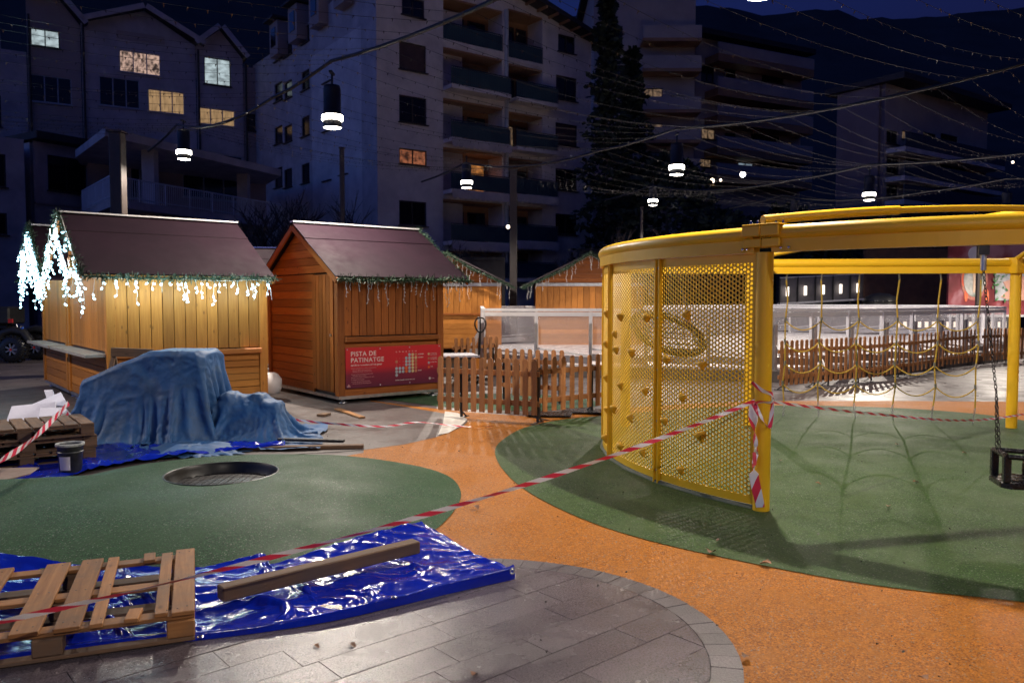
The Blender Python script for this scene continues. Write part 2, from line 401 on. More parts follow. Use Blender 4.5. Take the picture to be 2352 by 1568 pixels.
# green strip beside the far stall
sheet('green_strip', smooth_poly(gpx([(870,903),(940,903),(1050,905),(1200,905),(1330,915),(1380,930),(1300,940),(1190,944),(1060,938),(940,925),(880,914)])), .007, M['green2'])
# right green field
gf = gpx([(1137,1042),(1150,1015),(1200,985),(1280,966),(1390,955),(1600,938),(1790,932),(1950,934),(2100,940),(2250,952),(2352,967),(2500,1000),(2900,1080),(3300,1250),(3200,1420),(2900,1440),(2600,1418),(2352,1385),(2000,1345),(1700,1290),(1480,1240),(1330,1190),(1212,1130),(1157,1082)])
sheet('green_rubber_field', smooth_poly(gf, 5), .009, M['green'])

# front paving: circle fitted to its visible rim
rim = gpx([(1200,1292),(1330,1310),(1450,1335),(1560,1385),(1640,1440),(1690,1500),(1712,1568)])
def fitc(P):
    import numpy as np
    A = np.array([[2*x, 2*y, 1] for x, y in P]); b = np.array([x*x+y*y for x, y in P])
    s = np.linalg.lstsq(A, b, rcond=None)[0]; return s[0], s[1], math.sqrt(s[2]+s[0]**2+s[1]**2)
cx0, cy0, cr0 = fitc(rim)
print('PAVING CIRCLE', cx0, cy0, cr0)
NC = 96
def pave_poly(r):
    A = [(cx0+r*math.cos(R(t)), cy0+r*math.sin(R(t))) for t in range(-88, 96, 3)]
    q = G(-200, 1440); return A + [(q.x, q.y-(cr0-r)), (q.x-.6, A[0][1]+.01)]
sheet('paved_circle_bed', pave_poly(cr0), .010, M['bed'])
pc = bpy.data.objects.new('paved_circle', None); COL.objects.link(pc); pc['kind'] = 'structure'; ROOT[pc.name] = Matrix()
def clip(poly, inside, cross):
    out = []
    for i in range(len(poly)):
        a, b = poly[i-1], poly[i]; ia, ib = inside(a), inside(b)
        if ia != ib: out.append(cross(a, b))
        if ib: out.append(b)
    return out
def clip_circle(poly, c, r, n=48):
    C_ = pave_poly(r)
    for k in range(len(C_)):
        a, b = C_[k], C_[(k+1)%len(C_)]; ex, ey = b[0]-a[0], b[1]-a[1]
        d = lambda p: -(ex*(p[1]-a[1]) - ey*(p[0]-a[0]))
        poly = clip(poly, lambda p: d(p) <= 1e-9, lambda a, b: tuple(a[i] + (b[i]-a[i])*(d(a)/(d(a)-d(b))) for i in (0,1)))
        if len(poly) < 3: return []
    return poly
SW = .135       # sett ring width
th = R(41); ax, ay = (math.cos(th), math.sin(th)), (-math.sin(th), math.cos(th))
rw = .205
for i in range(-21, 32):
    off = random.uniform(0, .9); s = -6 + off
    while s < 7:
        L = random.choice((.5,.6,.7,.6)); g = .0016
        q = [(s+g, i*rw+g), (s+L-g, i*rw+g), (s+L-g, (i+1)*rw-g), (s+g, (i+1)*rw-g)]; s += L
        w = [(x*ax[0]+y*ay[0]-1.1, x*ax[1]+y*ay[1]+3.2) for x, y in q]
        w = clip_circle(w, (cx0, cy0), cr0-SW-.004)
        if len(w) < 3: continue
        mx_, my_ = sum(p[0] for p in w)/len(w), sum(p[1] for p in w)/len(w)
        if my_ < 2.2 or abs(mx_) > .75*my_+.6: continue
        dz = random.uniform(-.0012, .0012)
        MB().prism(w, .006, .020+dz).build('paving_slab', M['stone'], pc)
ns = int(2*math.pi*(cr0-SW/2)/.118)
for k in range(ns):
    t0, t1 = 2*math.pi*k/ns, 2*math.pi*(k+1)/ns; g = .0018/cr0
    m_ = ((cx0+cr0*math.cos(t0)), (cy0+cr0*math.sin(t0)))
    if m_[1] < 2.2 or math.degrees((t0+t1)/2) % 360 > 94 and math.degrees((t0+t1)/2) % 360 < 290: continue
    q = [(cx0+r_*math.cos(t), cy0+r_*math.sin(t)) for r_, t in ((cr0-SW, t0+g), (cr0, t0+g), (cr0, t1-g), (cr0-SW, t1-g))]
    MB().prism(q, .006, .020+random.uniform(-.0012,.0012)).build('kerb_sett', M['sett'], pc)

# green mound with the trampoline
mo = [(G(u, v)[0], G(u, v)[1]) for u, v in [(1058,1128),(1050,1165),(1005,1215),(930,1258),(820,1290),(600,1315),(300,1325),(0,1330)]] + [(-4.2,4.2),(-5.6,5.2),(-6.2,6.3)] + [(G(u, v)[0], G(u, v)[1]) for u, v in [(0,1160),(100,1122),(200,1097),(300,1079),(450,1062),(600,1054),(750,1052),(850,1055),(960,1072),(1030,1095)]]
mo = smooth_poly(mo, 4)
TC = G(510, 1093, .15); TR = .455
def mound_mesh():
    MH = .17; n = len(mo)
    c = Vector((TC.x, TC.y)); rows = []
    P = [Vector(p) for p in mo]
    # order the rim by angle about the trampoline centre and ray-resample
    K = 144; rimp = []
    for k in range(K):
        t = 2*math.pi*k/K; d = Vector((math.cos(t), math.sin(t))); best = 0
        for i in range(n):
            a, b = P[i]-c, P[(i+1)%n]-c; e = b-a
            den = d.x*e.y - d.y*e.x
            if abs(den) < 1e-9: continue
            s = (a.x*e.y - a.y*e.x)/den; u = (a.x*d.y - a.y*d.x)/den
            if s > 0 and -1e-6 <= u <= 1+1e-6: best = max(best, s)
        rimp.append(max(best, TR+.3))
    S = 26; V = []; Fc = []
    for j in range(S+1):
        q = j/S
        for k in range(K):
            t = 2*math.pi*k/K; rr = TR + (rimp[k]-TR)*q
            hgt = MH*(1-q**2.2)*(1 if q < 1 else 0) + .004
            if q < .12: hgt = MH*(1-.12**2.2)+.004
            nz = .006*noise.noise(Vector((c.x+math.cos(t)*rr*1.4, c.y+math.sin(t)*rr*1.4, 0)))*(1-q)
            V.append((c.x+math.cos(t)*rr, c.y+math.sin(t)*rr, hgt+nz+.006))
    for j in range(S):
        for k in range(K):
            k2 = (k+1) % K; Fc.append((j*K+k, (j+1)*K+k, (j+1)*K+k2, j*K+k2))
    o = MB().add(V, Fc, None, True).build('green_mound', M['green2']); o['kind'] = 'structure'
    return MH
MH = mound_mesh(); MZ = MH + .006
def mound_z(x, y):
    c = Vector((x, y)) - Vector((TC.x, TC.y)); d = c.length
    if d < 1e-6: return MH
    dn = c/d; best = 1e9; n = len(mo)
    for i in range(n):
        a, b = Vector(mo[i])-Vector((TC.x,TC.y)), Vector(mo[(i+1)%n])-Vector((TC.x,TC.y)); e = b-a
        den = dn.x*e.y - dn.y*e.x
        if abs(den) < 1e-9: continue
        s = (a.x*e.y-a.y*e.x)/den; u = (a.x*dn.y-a.y*dn.x)/den
        if s > 0 and 0 <= u <= 1: best = min(best, s) if best < 1e8 else s
    if best > 1e8 or d >= best: return 0.0
    q = max(0.0, (d-TR)/(best-TR)); return MH*(1-q**2.2)
tr = thing('trampoline', 'round black sunken trampoline set into the top of the green rubber mound', 'trampoline', (TC.x, TC.y, 0))
mb = MB(); a_ = []
mb.lathe((TC.x,TC.y,MZ+.001), [(TR+.002,.001),(TR-.004,.005),(TR-.012,.005),(TR-.018,.0),(TR-.02,-.03),(TR-.06,-.10)], 64); M['well'] = pmat('trampoline_rubber', (.008,.008,.009), None, 10, .38, .05, 0, spec=.35); mb.build('rim', M['well'], tr)
# jumping mat: rubber tiles on a dark bed
MB().disc((TC.x,TC.y,MZ-.10), TR-.02, 48).build('bed', M['well'], tr)
mt = MB(); g_ = .058
for i in range(-9, 10):
    for j in range(-9, 10):
        x, y = i*g_, j*g_
        if math.hypot(x, y) < TR-.06: mt.box((TC.x+x, TC.y+y, MZ-.085), (.051,.051,.012))
o = mt.build('mat_tile', pmat('mat_rubber', (.010,.007,.008), (.006,.005,.005), 14, .45, .15, .1, 80), tr, kind='stuff')

# ================================================================== LAMPS
LAMPS = [  # x, y, z of the lens, radius, where
 (-2.85,12.8,4.33,'hanging cylindrical lamp over the roof of the stall with the red banner'),
 (-7.46,18.3,4.80,'hanging cylindrical lamp in front of the white railed balcony, beside the thick post'),
 (-1.27,22.5,4.74,'hanging cylindrical lamp beside the tall post between the two far stalls'),
 (3.52,17.2,4.28,'hanging cylindrical lamp high above the curved perforated climbing wall'),
 (4.90,27.9,4.90,'small far hanging lamp just left of and below a larger lamp above the yellow beam'),
 (9.65,21.7,4.30,'hanging cylindrical lamp above the yellow pipe at the middle of the swing frame'),
 (10.2,29.0,4.55,'far hanging lamp half hidden behind the end of the thin yellow pipe'),
 (14.8,24.0,4.17,'far hanging lamp peeking between the two yellow beams at the right edge'),
 (2.12,6.92,4.19,'hanging lamp right at the top edge of the photo above the yellow post'),
]
ADDED_LAMPS = [(-9.2,8.4,4.4),(.9,-3.2,4.35),(7.0,1.2,4.3),(8.2,11.2,4.3),(13.0,5.3,4.3),(20.9,28.2,4.2),(25.5,23.0,4.2)]  # unseen lamps added along the rows to light the square and the mural
def lamp_model(loc, label, cat='lamp'):
    t = thing('hanging_lamp', label, cat, loc, 0, 'hanging cylindrical lamps over the square')
    x, y, z = loc; r = .165
    mb = MB(frame(loc))
    mb.lathe((0,0,.20), [(r*.93,0),(r*.93,.03),(r*.82,.04),(r*.82,.40),(r*.74,.46),(.03,.48)], 28); mb.build('housing', M['black'], t)
    MB(frame(loc)).lathe((0,0,.115), [(r*.95,0),(r,.006),(r,.075),(r*.95,.082)], 28).build('light_ring', M['lampglow'], t)
    MB(frame(loc)).lathe((0,0,.005), [(r*.86,0),(r*.86,.11)], 28).build('louvre', M['black'], t)
    MB(frame(loc)).lathe((0,0,0), [(.001,-.012),(r*.5,-.008),(r*.84,.004)], 28).build('lens', M['lampglow'], t)
    b = MB(frame(loc)); b.tube([(0,0,.66),(0,0,.86)], .018, 8); b.box((0,0,.86),(.05,.22,.03)); b.build('bracket', M['black'], t)
    MB(frame(loc)).tube([(.10,0,.24),(.10,0,.60)], .008, 6).build('cable_gland', M['steel'], t)
    return t
def lamp_light(x, y, z, W, i):
    ld = bpy.data.lights.new('lamp_light', 'SPOT'); ld.energy = W; ld.color = LAMP_COL
    ld.shadow_soft_size = .03; ld.spot_size = R(164); ld.spot_blend = .35
    lo = bpy.data.objects.new('lamp_light', ld); COL.objects.link(lo); lo.location = (x, y, z-.03)
    return lo
lm0 = lamp_model(LAMPS[0][:3], LAMPS[0][3])
for i, (x, y, z, lb) in enumerate(LAMPS):
    if i: dup(lm0, (x, y, z), 0, lb)
    lamp_light(x, y, z, LAMP_W * {0: 1.5, 5: 2.0, 8: 1.0}.get(i, 1), i)
for i, (x, y, z) in enumerate(ADDED_LAMPS):
    dup(lm0, (x, y, z), 0, 'added unseen hanging lamp carrying on the visible rows outside the picture')
    lamp_light(x, y, z, LAMP_W*{1: .85, 2: .6, 3: .5, 4: .6, 5: 3.0, 6: 2}.get(i, 1), i+20)

# support cables of the net (each carries a row of lamps)
KD = Vector((.646,-.764,0))
KO = [Vector((-9.2,8.4,0)), Vector((-2.85,12.8,0)), Vector((3.52,17.2,0)), Vector((9.65,21.7,0)), Vector((14.9,24.2,0))]
def kz(j, t):
    sg = ((t/7.5) % 1.0); return 5.05 + (.35 + .35*(1 if t < -2 else 0)) * (2*sg-1)**2 * .6 + max(0, -t-6)*.03
def kp(j, t): p = KO[j] + KD*t; return Vector((p.x, p.y, kz(j, t)+(.12 if j == 1 else 0)))
labs = ['dark steel cable of lamps outside the left edge', 'thick dark cable crossing above the banner stall up to the top edge', 'dark cable over the climbing wall carrying the lamp above it', 'dark cable passing above the yellow pipe with a lamp on it', 'farthest dark cable near the right edge']
for j in range(5):
    MB().tube([kp(j, t*.75) for t in range(-13, 24)], .028 if j else .02, 6).build('support_cable', M['wire'], origin=kp(j, 0)); o = COL.objects[-1]
    tag(o, labs[j], 'cable', 'cables holding the overhead light net')
# fairy light strings between the cables
def fairy(a, b, sag, seed):
    rnd = random.Random(seed); L = (b-a).length; n = 12
    pts = [a.lerp(b, k/n) + Vector((0,0,-sag*4*(k/n)*(1-k/n))) for k in range(n+1)]
    mb = MB(); mb.tube(pts, .0030, 3, caps=False)
    k = .15
    V = []; Fc = []
    while k < L:
        t = k/L; p = a.lerp(b, t) + Vector((0,0,-sag*4*t*(1-t))) + Vector((rnd.uniform(-.02,.02), rnd.uniform(-.02,.02), 0))
        h = .045; w = .012; d = Vector((rnd.uniform(-.5,.5), rnd.uniform(-.5,.5), -1)).normalized()*h
        b0 = len(V); V += [p+Vector((w,0,0)), p+Vector((-w*.5,w*.87,0)), p+Vector((-w*.5,-w*.87,0)), p+d]
        Fc += [(b0,b0+1,b0+3), (b0+1,b0+2,b0+3), (b0+2,b0,b0+3), (b0,b0+2,b0+1)]
        k += .24
    return mb, V, Fc
cnt = 0
for j in range(4):
    for i in range(44 if j in (0,1) else 40):
        t = -7.2 + i*.52
        a = kp(j, t); b = kp(j+1, t + random.uniform(-.08,.08))
        a.z -= .05; b.z -= .05
        if max(a.y, b.y) < 2.5: continue
        mb, V, Fc = fairy(a, b, random.uniform(.22,.42), i*7+j)
        mb.add(V, Fc)
        o = mb.build('fairy_light_string', M['bulboff'], origin=a)
        o.data.materials.append(M['wire']); nw = 12*3
        for q, p in enumerate(o.data.polygons): p.material_index = 1 if q < nw else 0
        tag(o, 'unlit string of small bulbs hanging overhead between two dark cables', 'light string', 'unlit fairy light strings in the overhead net')
        cnt += 1
print('STRINGS', cnt)

# tall posts that hold the net
def netpost(u, v, d, w, label):
    p = at(u, v, d); t = thing('steel_post', label, 'post', (p.x, p.y, 0))
    MB().box((p.x, p.y, p.z/2), (w, w, p.z)).build('shaft', M['post'], t, bevel=.012)
    MB().box((p.x, p.y, p.z+.02), (w*1.25, w*1.25, .04)).build('cap', M['post'], t)
    MB().box((p.x, p.y, .02), (w*1.9, w*1.9, .04)).build('base_plate', M['post'], t)
netpost(269, 306, 17.6, .26, 'thick dark brown post rising behind the lit stall roof')
netpost(785, 342, 25.0, .13, 'slim lit metal post rising behind the banner stall roof')
netpost(1179, 392, 27.5, .25, 'tall brown post standing between the two far gabled stalls')
netpost(1474, 478, 31, .10, 'thin pale post under the small lamp left of the yellow beam')
netpost(2250, 540, 30.0, .14, 'dark post behind the yellow beams near the right edge')
# ================================================================== HILLS
def hills():
    prof = [(-1400,-260),(-600,-200),(0,-160),(600,-90),(1000,-30),(1150,0),(1240,22),(1300,36),(1400,30),(1500,14),(1579,5),(1690,20),(1764,36),(1820,27),(1866,19),(1932,25),(1976,41),(2064,43),(2130,38),(2197,30),(2352,17),(2500,5),(2900,-60),(3600,-150)]
    us = list(range(-1400, 3601, 25)); V = []; Fc = []; ys = [62, 85, 120, 170, 240, 320, 380, 400]
    def rv(u):
        for (a, va), (b, vb) in zip(prof, prof[1:]):
            if a <= u <= b: return va + (vb-va)*(u-a)/(b-a)
        return 0
    for u in us:
        top = at(u, rv(u), 400)
        for k, y in enumerate(ys):
            q = (y-62)/(400-62); x = top.x*y/400*1.0
            z = top.z*(q**1.5) + 9*noise.noise(Vector((x*.02, y*.02, 3)))*q*(1-q)*4 + (2.2*noise.noise(Vector((u*.021, y*.1, 1))) if k > 4 else 0)
            V.append((x, y, z - .4))
    n = len(ys)
    for i in range(len(us)-1):
        for k in range(n-1): Fc.append((i*n+k, (i+1)*n+k, (i+1)*n+k+1, i*n+k+1))
    o = MB().add(V, Fc, None, True).build('hill', pmat('forest_hill', (.036,.042,.040), (.018,.021,.020), .05, .9, .05, .6, .4, coord='World')); o['kind'] = 'structure'
hills()

# ================================================================== BUILDINGS
B = {}
B['plaster'] = pmat('pale_plaster', (.66,.58,.58), (.40,.35,.36), .9, .8, .05, .2, 6, coord='World')
B['plaster_w'] = pmat('white_plaster', (.84,.76,.74), (.58,.51,.51), .9, .8, .05, .2, 6, coord='World')
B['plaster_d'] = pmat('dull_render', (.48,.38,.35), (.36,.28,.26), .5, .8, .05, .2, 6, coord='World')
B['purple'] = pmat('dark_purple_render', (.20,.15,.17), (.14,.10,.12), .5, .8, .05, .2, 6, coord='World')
B['brown'] = pmat('brown_soffit', (.42,.22,.12), (.30,.15,.08), 1, .7, .1, .1, 20)
B['teal'] = pmat('teal_railing_panel', (.05,.10,.13), (.035,.07,.10), 1, .5, .1, .1, 20)
B['frame'] = pmat('dark_window_frame', (.05,.03,.025), (.03,.02,.018), 3, .5, .1, .05, 40)
B['framew'] = pmat('white_window_frame', (.55,.55,.58), (.45,.45,.48), 3, .5, .1, .05, 40)
B['glass'] = pmat('dark_glass', (.012,.013,.018), (.008,.009,.012), .6, .12, .05, 0, spec=.7)
B['shutter'] = pmat('closed_shutter', (.10,.06,.055), (.07,.04,.04), 3, .6, .1, .1, 30)
B['rail'] = pmat('balcony_railing', (.75,.74,.78), (.6,.6,.65), 3, .5, .1, 0)
B['raild'] = pmat('dark_balcony_railing', (.05,.06,.08), (.04,.045,.06), 3, .5, .1, 0)
B['roof'] = pmat('dark_roof_tiles', (.045,.035,.035), (.03,.022,.022), 1, .7, .1, .4, 12)
B['warm'] = winmat('warm_lit_room', (1.0,.62,.30), .40, 5.0, .7, .55)
B['warm2'] = winmat('dim_red_room', (.9,.30,.14), .35, 2.5, 2.5, .15)
B['pinkw'] = winmat('bright_pink_room', (1.0,.66,.52), .6, 3.2, 2.2, .06)
B['cold'] = winmat('cold_lit_room', (.78,.95,1.0), .6, 1.2, 2.0, .45)
B['cold2'] = winmat('blue_grey_lit_room', (.55,.70,.85), .35, 1.2, 2.0, .4)
B['dim'] = winmat('dim_room', (.75,.48,.28), .28, 2, 2, .2)
B['orange'] = winmat('orange_lit_room', (1.0,.38,.10), .6, 2, 2, .2)

class Fac:
    """a facade: local x along it, y into the building, z up"""
    def __init__(s, A, Bp, depth=.22):
        s.A = Vector((A[0], A[1], 0)); d = Vector((Bp[0]-A[0], Bp[1]-A[1], 0)); s.L = d.length
        s.rz = math.atan2(d.y, d.x); s.M = frame(s.A, s.rz); s.inv = s.M.inverted(); s.dep = depth
    def px(s, u, v):
        o = s.inv @ Vector((0,0,EYE)); d = s.inv.to_3x3() @ ray(u, v); t = -o.y/d.y; p = o + d*t
        return p.x, p.z
    def rect(s, u0, v0, u1, v1):
        """rectangle given by the middle of its left edge and right edge heights"""
        uc = (u0+u1)/2; a = s.px(u0, (v0+v1)/2)[0]; b = s.px(u1, (v0+v1)/2)[0]
        z1 = s.px(uc, v0)[1]; z0 = s.px(uc, v1)[1]
        return (min(a, b), max(a, b), z0, z1)
    def wall(s, z0, z1, ops, mat, parent, name='wall', L=None, L0=0):
        L = L or s.L; xs = sorted({L0, L} | {max(L0, min(L, o[k])) for o in ops for k in (0,1)}); zs = sorted({z0, z1} | {max(z0, min(z1, o[k])) for o in ops for k in (2,3)})
        mb = MB(s.M); d = s.dep
        for i in range(len(xs)-1):
            for k in range(len(zs)-1):
                xm, zm = (xs[i]+xs[i+1])/2, (zs[k]+zs[k+1])/2
                if any(o[0] < xm < o[1] and o[2] < zm < o[3] for o in ops): continue
                mb.add([(xs[i],0,zs[k]),(xs[i+1],0,zs[k]),(xs[i+1],0,zs[k+1]),(xs[i],0,zs[k+1])], [(0,1,2,3)])
        for o in ops:
            a, b, c, e = o[:4]; dd = o[4] if len(o) > 4 else d
            mb.add([(a,0,c),(b,0,c),(b,0,e),(a,0,e),(a,dd,c),(b,dd,c),(b,dd,e),(a,dd,e)], [(0,4,5,1),(1,5,6,2),(2,6,7,3),(3,7,4,0),(4,7,6,5)])
        return mb.build(name, mat, parent)
    def window(s, r, parent, pane, frm=None, n=2, sill=True, y=None):
        a, b, c, e = r[:4]; y = y if y is not None else s.dep-.12; t = .07
        mb = MB(s.M)
        mb.box(((a+b)/2, y, c+t/2), (b-a, .07, t)); mb.box(((a+b)/2, y, e-t/2), (b-a, .07, t))
        for i in range(n+1):
            x = a+t/2 + (b-a-t)*i/n; mb.box((x, y, (c+e)/2), (t, .068, e-c-2*t))
        if sill: mb.box(((a+b)/2, -.04, c-.05), (b-a+.16, .2, .06))
        w = mb.build('window', frm or B['frame'], parent)
        MB(s.M).box(((a+b)/2, y+.02, (c+e)/2), (b-a-.04, .02, e-c-.04)).build('pane', pane, w)
        return w
    def block(s, y0, y1, z0, z1, mat, parent, name='wall', x0=0, x1=None, top=True):
        return MB(s.M).box2((x0, y0, z0), (x1 or s.L, y1, z1)).build(name, mat, parent)

# ---- tall white apartment block
f = Fac((-7.32,43.74), (5.18,52.94))
ap = thing('apartment_building', 'tall white apartment block with stacked recessed balconies and dark windows at the centre', 'building', f.A, f.rz)
ZT = 24.4
ops = []; wins = []
for u0, v0, u1, v1, kind in [(923,-4,975,38,'g'),(917,100,979,163,'s'),(917,222,980,283,'g'),(917,343,981,379,'r'),(917,462,980,518,'g'),
     (1282,82,1321,121,'g'),(1277,176,1325,230,'g'),(1276,285,1326,334,'s'),(1276,389,1326,437,'g'),(1276,492,1325,538,'g')]:
    r = f.rect(u0, v0, u1, v1); ops.append(r); wins.append((r, kind))
logs = []
for u0, u1, rows in [(1018, 1154, [(8,105),(122,212),(236,330),(346,444),(462,558),(578,640)]), (1167, 1246, [(30,140),(153,236),(262,346),(366,452),(474,556),(574,640)])]:
    for v0, v1 in rows: r = f.rect(u0, v0, u1, v1); logs.append(r); ops.append((*r, 1.6))
f.wall(-1, ZT, ops, B['plaster_w'], ap)
for r, k in wins: f.window(r, ap, {'g': B['glass'], 's': B['shutter'], 'r': B['warm2']}[k], n=2 if k != 's' else 1)
for i, r in enumerate(logs):
    a, b, c, e = r
    MB(f.M).box2((a+.01, 1.50, c+.01), (b-.01, 1.58, e-.01)).build('loggia_wall', B['brown'], ap)
    MB(f.M).box2((a+.01, .02, e-.12), (b-.01, 1.49, e-.02)).build('soffit', B['brown'], ap)
    lit = i in (3, 8)
    w = b-a
    f.window((a+w*.08, a+w*.55, c+.2, e-.5), ap, B['orange'] if i == 3 else (B['dim'] if i == 8 else B['glass']), n=2, sill=False, y=1.42)
    f.window((a+w*.62, a+w*.92, c+.1, e-.5), ap, B['orange'] if i == 3 else B['glass'], n=1, sill=False, y=1.42)
    ext = .9 if i >= 1 and i != 6 else .05; x1 = b + (.55 if (i > 6) else 0)
    slab = MB(f.M).box2((a, -ext, c-.22), (x1, .02 if True else 0, c)).build('balcony_slab', B['plaster_w'], ap)
    rl = MB(f.M); H = 1.0
    rl.box2((a, -ext, c+H-.05), (x1, -ext+.05, c+H)); 
    n = int((x1-a)/.14)
    for k in range(n+1): rl.box((a+(x1-a)*k/n, -ext+.03, c+H/2), (.025,.02,H))
    rl.build('balcony_railing', B['raild'], ap)
    MB(f.M).box2((a+.02, -ext+.055, c+.06), (x1-.02, -ext+.075, c+H-.08)).build('railing_panel', B['teal'], ap)
    if i in (2,3,4,9,10):  # scalloped awning hem
        sc_ = MB(f.M); m_ = int((x1-a)/.35)
        V = []; Fc = []
        for k in range(m_*4+1):
            x = a + (x1-a)*k/(m_*4); V += [(x, -ext-.06, c-.05), (x, -ext-.08, c-.42-.14*abs(math.sin(math.pi*k/4)))]
        for k in range(m_*4): Fc.append((2*k, 2*k+2, 2*k+3, 2*k+1))
        sc_.add(V, Fc).build('awning_valance', B['plaster'], ap, solid=.02)
zr = f.px(1355, 98)[1]; zl = f.px(1190, 0)[1]; xr = f.L; xl = f.px(1190, 0)[0]
slope = (zl-zr)/(xl-xr)
# parts above the cut of the sloped roof are covered by the gable roof, rising to the left
mb = MB(f.M); a_ = 4.5
for sx in (0,):
    mb.add([(a_, -1.0, zr+slope*(a_-xr)+.5),(xr+.5,-1.0,zr+slope*.5+.25),(xr+.5,9,zr+slope*.5+.25),(a_,9,zr+slope*(a_-xr)+.5),
            (a_, -1.0, zr+slope*(a_-xr)+.2),(xr+.5,-1.0,zr+slope*.5-.05),(xr+.5,9,zr+slope*.5-.05),(a_,9,zr+slope*(a_-xr)+.2)],
           [(0,1,2,3),(4,7,6,5),(0,4,5,1),(1,5,6,2),(2,6,7,3),(3,7,4,0)])
mb.build('roof', B['roof'], ap)
for k in range(9):
    x = xr - k*.9; z = zr+slope*(x-xr)-.02
    MB(f.M).box((x, -.5, z), (.12,.95,.14)).build('rafter', B['brown'], ap)
f.block(.3+1.6, 9, -1, zr-1.5, B['plaster_w'], ap, 'rear_wall')
MB(f.M).tube([(f.px(1161,600)[0], -.12, 0), (f.px(1161,600)[0], -.12, 19)], .13, 6).build('downpipe', B['framew'], ap)
# cut the wall top along the slope: rebuild as vertices clamp
for o in ap.children:
    if o.name.startswith('wall') and o.data:
        inv = ROOT[ap.name].inverted()
        for v in o.data.vertices:
            w = v.co; lim = zr + slope*(w.x-xr) + .15
            if w.z > lim: w.z = lim
# left wing of the same block, receding
f2 = Fac((-19.2,60.0), (-7.32,43.74))
ap2 = thing('apartment_building', 'long grey side wing of the white block, narrow dark windows behind bare trees', 'building', f2.A, f2.rz)
ops = []; 
for u, rows in [(640,[(100,138),(190,232),(290,330),(385,430)]),(662,[(92,128),(186,226),(288,326),(388,430)]),(702,[(60,98),(162,206),(268,312),(376,420)]),(752,[(142,188),(252,300),(362,414)]),(790,[(345,400)])]:
    for v0, v1 in rows: ops.append(f2.rect(u-9, v0, u+9, v1))
f2.wall(-1, 24.4, ops, B['plaster'], ap2)
for r in ops: f2.window(r, ap2, B['glass'], n=1)
zq = [(616,128),(640,112),(700,60),(760,5),(820,-60),(872,-120)]
def limz(x):
    P = [f2.px(u, v) for u, v in zq]
    for (a, za), (b, zb) in zip(P, P[1:]):
        if x <= b: return za + (zb-za)*(x-a)/(b-a)
    return P[-1][1]
for o in ap2.children:
    if o.name.startswith('wall'):
        bmw = bmesh.new(); bmw.from_mesh(o.data); bmesh.ops.subdivide_edges(bmw, edges=[e for e in bmw.edges if abs(e.verts[0].co.x-e.verts[1].co.x) > 1], cuts=3)
        for v in bmw.verts:
            v.co.z = min(v.co.z, limz(v.co.x))
        bmw.to_mesh(o.data); bmw.free()
f2.block(.45, 6, -1, f2.px(620, 140)[1], B['plaster'], ap2, 'rear_wall', 0, f2.L-.8)
for u, v in [(648,84),(692,48),(742,10),(800,-40)]:
    x, z = f2.px(u, v); dm = MB(f2.M); dm.box((x, .2, z-.3), (1.5,1.6,2.2)); d_ = dm.build('dormer', B['plaster_d'], ap2)
    MB(f2.M).box((x, -.62, z-.2), (.8,.06,1.2)).build('pane', B['glass'], d_)
    MB(f2.M).box((x, .1, z+.95), (1.9,2.2,.15)).build('dormer_roof', B['roof'], d_)

# ---- the row of gabled houses at the left
f = Fac((-32,52), (-17.5,60.5))
def house(label, u0, u1, eaveL, eaveR, peak, items, wallmat, zbase=-1, name='gabled_house'):
    x0 = f.px(u0, 300)[0]; x1 = f.px(u1, 300)[0]
    t = thing(name, label, 'house', f.M @ Vector((x0,0,0)), f.rz)
    ops = []; ws = []
    for it in items:
        r = f.rect(*it[:4]); ops.append(r); ws.append((r, it[4], it[5]))
    ze = min(f.px(*eaveL)[1], f.px(*eaveR)[1])
    f.wall(zbase, ze, ops, wallmat, t, L=x1, L0=x0)
    for r, p, n in ws:
        if r[3] > ze: continue
        f.window(r, t, p, n=n, frm=B['framew'] if n == 3 else B['frame'])
    MB(f.M).tube([(x0+.12,-.12,zbase),(x0+.12,-.12,ze+.2)], .08, 6).build('downpipe', B['frame'], t)
    if peak:
        pk = f.px(*peak); eL = f.px(*eaveL); eR = f.px(*eaveR)
        MB(f.M).add([(x0,0,ze),(x1,0,ze),(x1,0,eR[1]),(pk[0],0,pk[1]),(x0,0,eL[1]),(x0,7,ze),(x1,7,ze),(x1,7,eR[1]),(pk[0],7,pk[1]),(x0,7,eL[1])],
           [(0,1,2,3,4),(1,6,7,2),(5,9,8,7,6),(0,4,9,5)]).build('gable', wallmat, t)
        for (p, q) in ((eL, pk), (pk, eR)):
            d = Vector((q[0]-p[0], 0, q[1]-p[1])).normalized(); ex = .12
            a = Vector((p[0],0,p[1])); b = Vector((q[0],0,q[1]))
            if p is eL: a = a - d*ex
            else: b = b + d*ex
            up_ = Vector((-d.z,0,d.x)); 
            if up_.z < 0: up_ = -up_
            V = [a+Vector((0,-.7,0)), b+Vector((0,-.7,0)), b+Vector((0,7.2,0)), a+Vector((0,7.2,0))]
            MB(f.M).add([v + up_*.05 for v in V] + [v + up_*.30 for v in V], [(3,2,1,0),(4,5,6,7),(0,1,5,4),(1,2,6,5),(2,3,7,6),(3,0,4,7)]).build('roof_slope', B['roof'], t)
            MB(f.M).beam(a+Vector((0,-.75,0))+up_*.16, b+Vector((0,-.75,0))+up_*.16, .08, .34, up_).build('bargeboard', B['plaster'], t)
    else:
        f.block(.3, 7, zbase, ze, wallmat, t, 'rear_wall', x0, x1)
    return t, x0, x1, ze
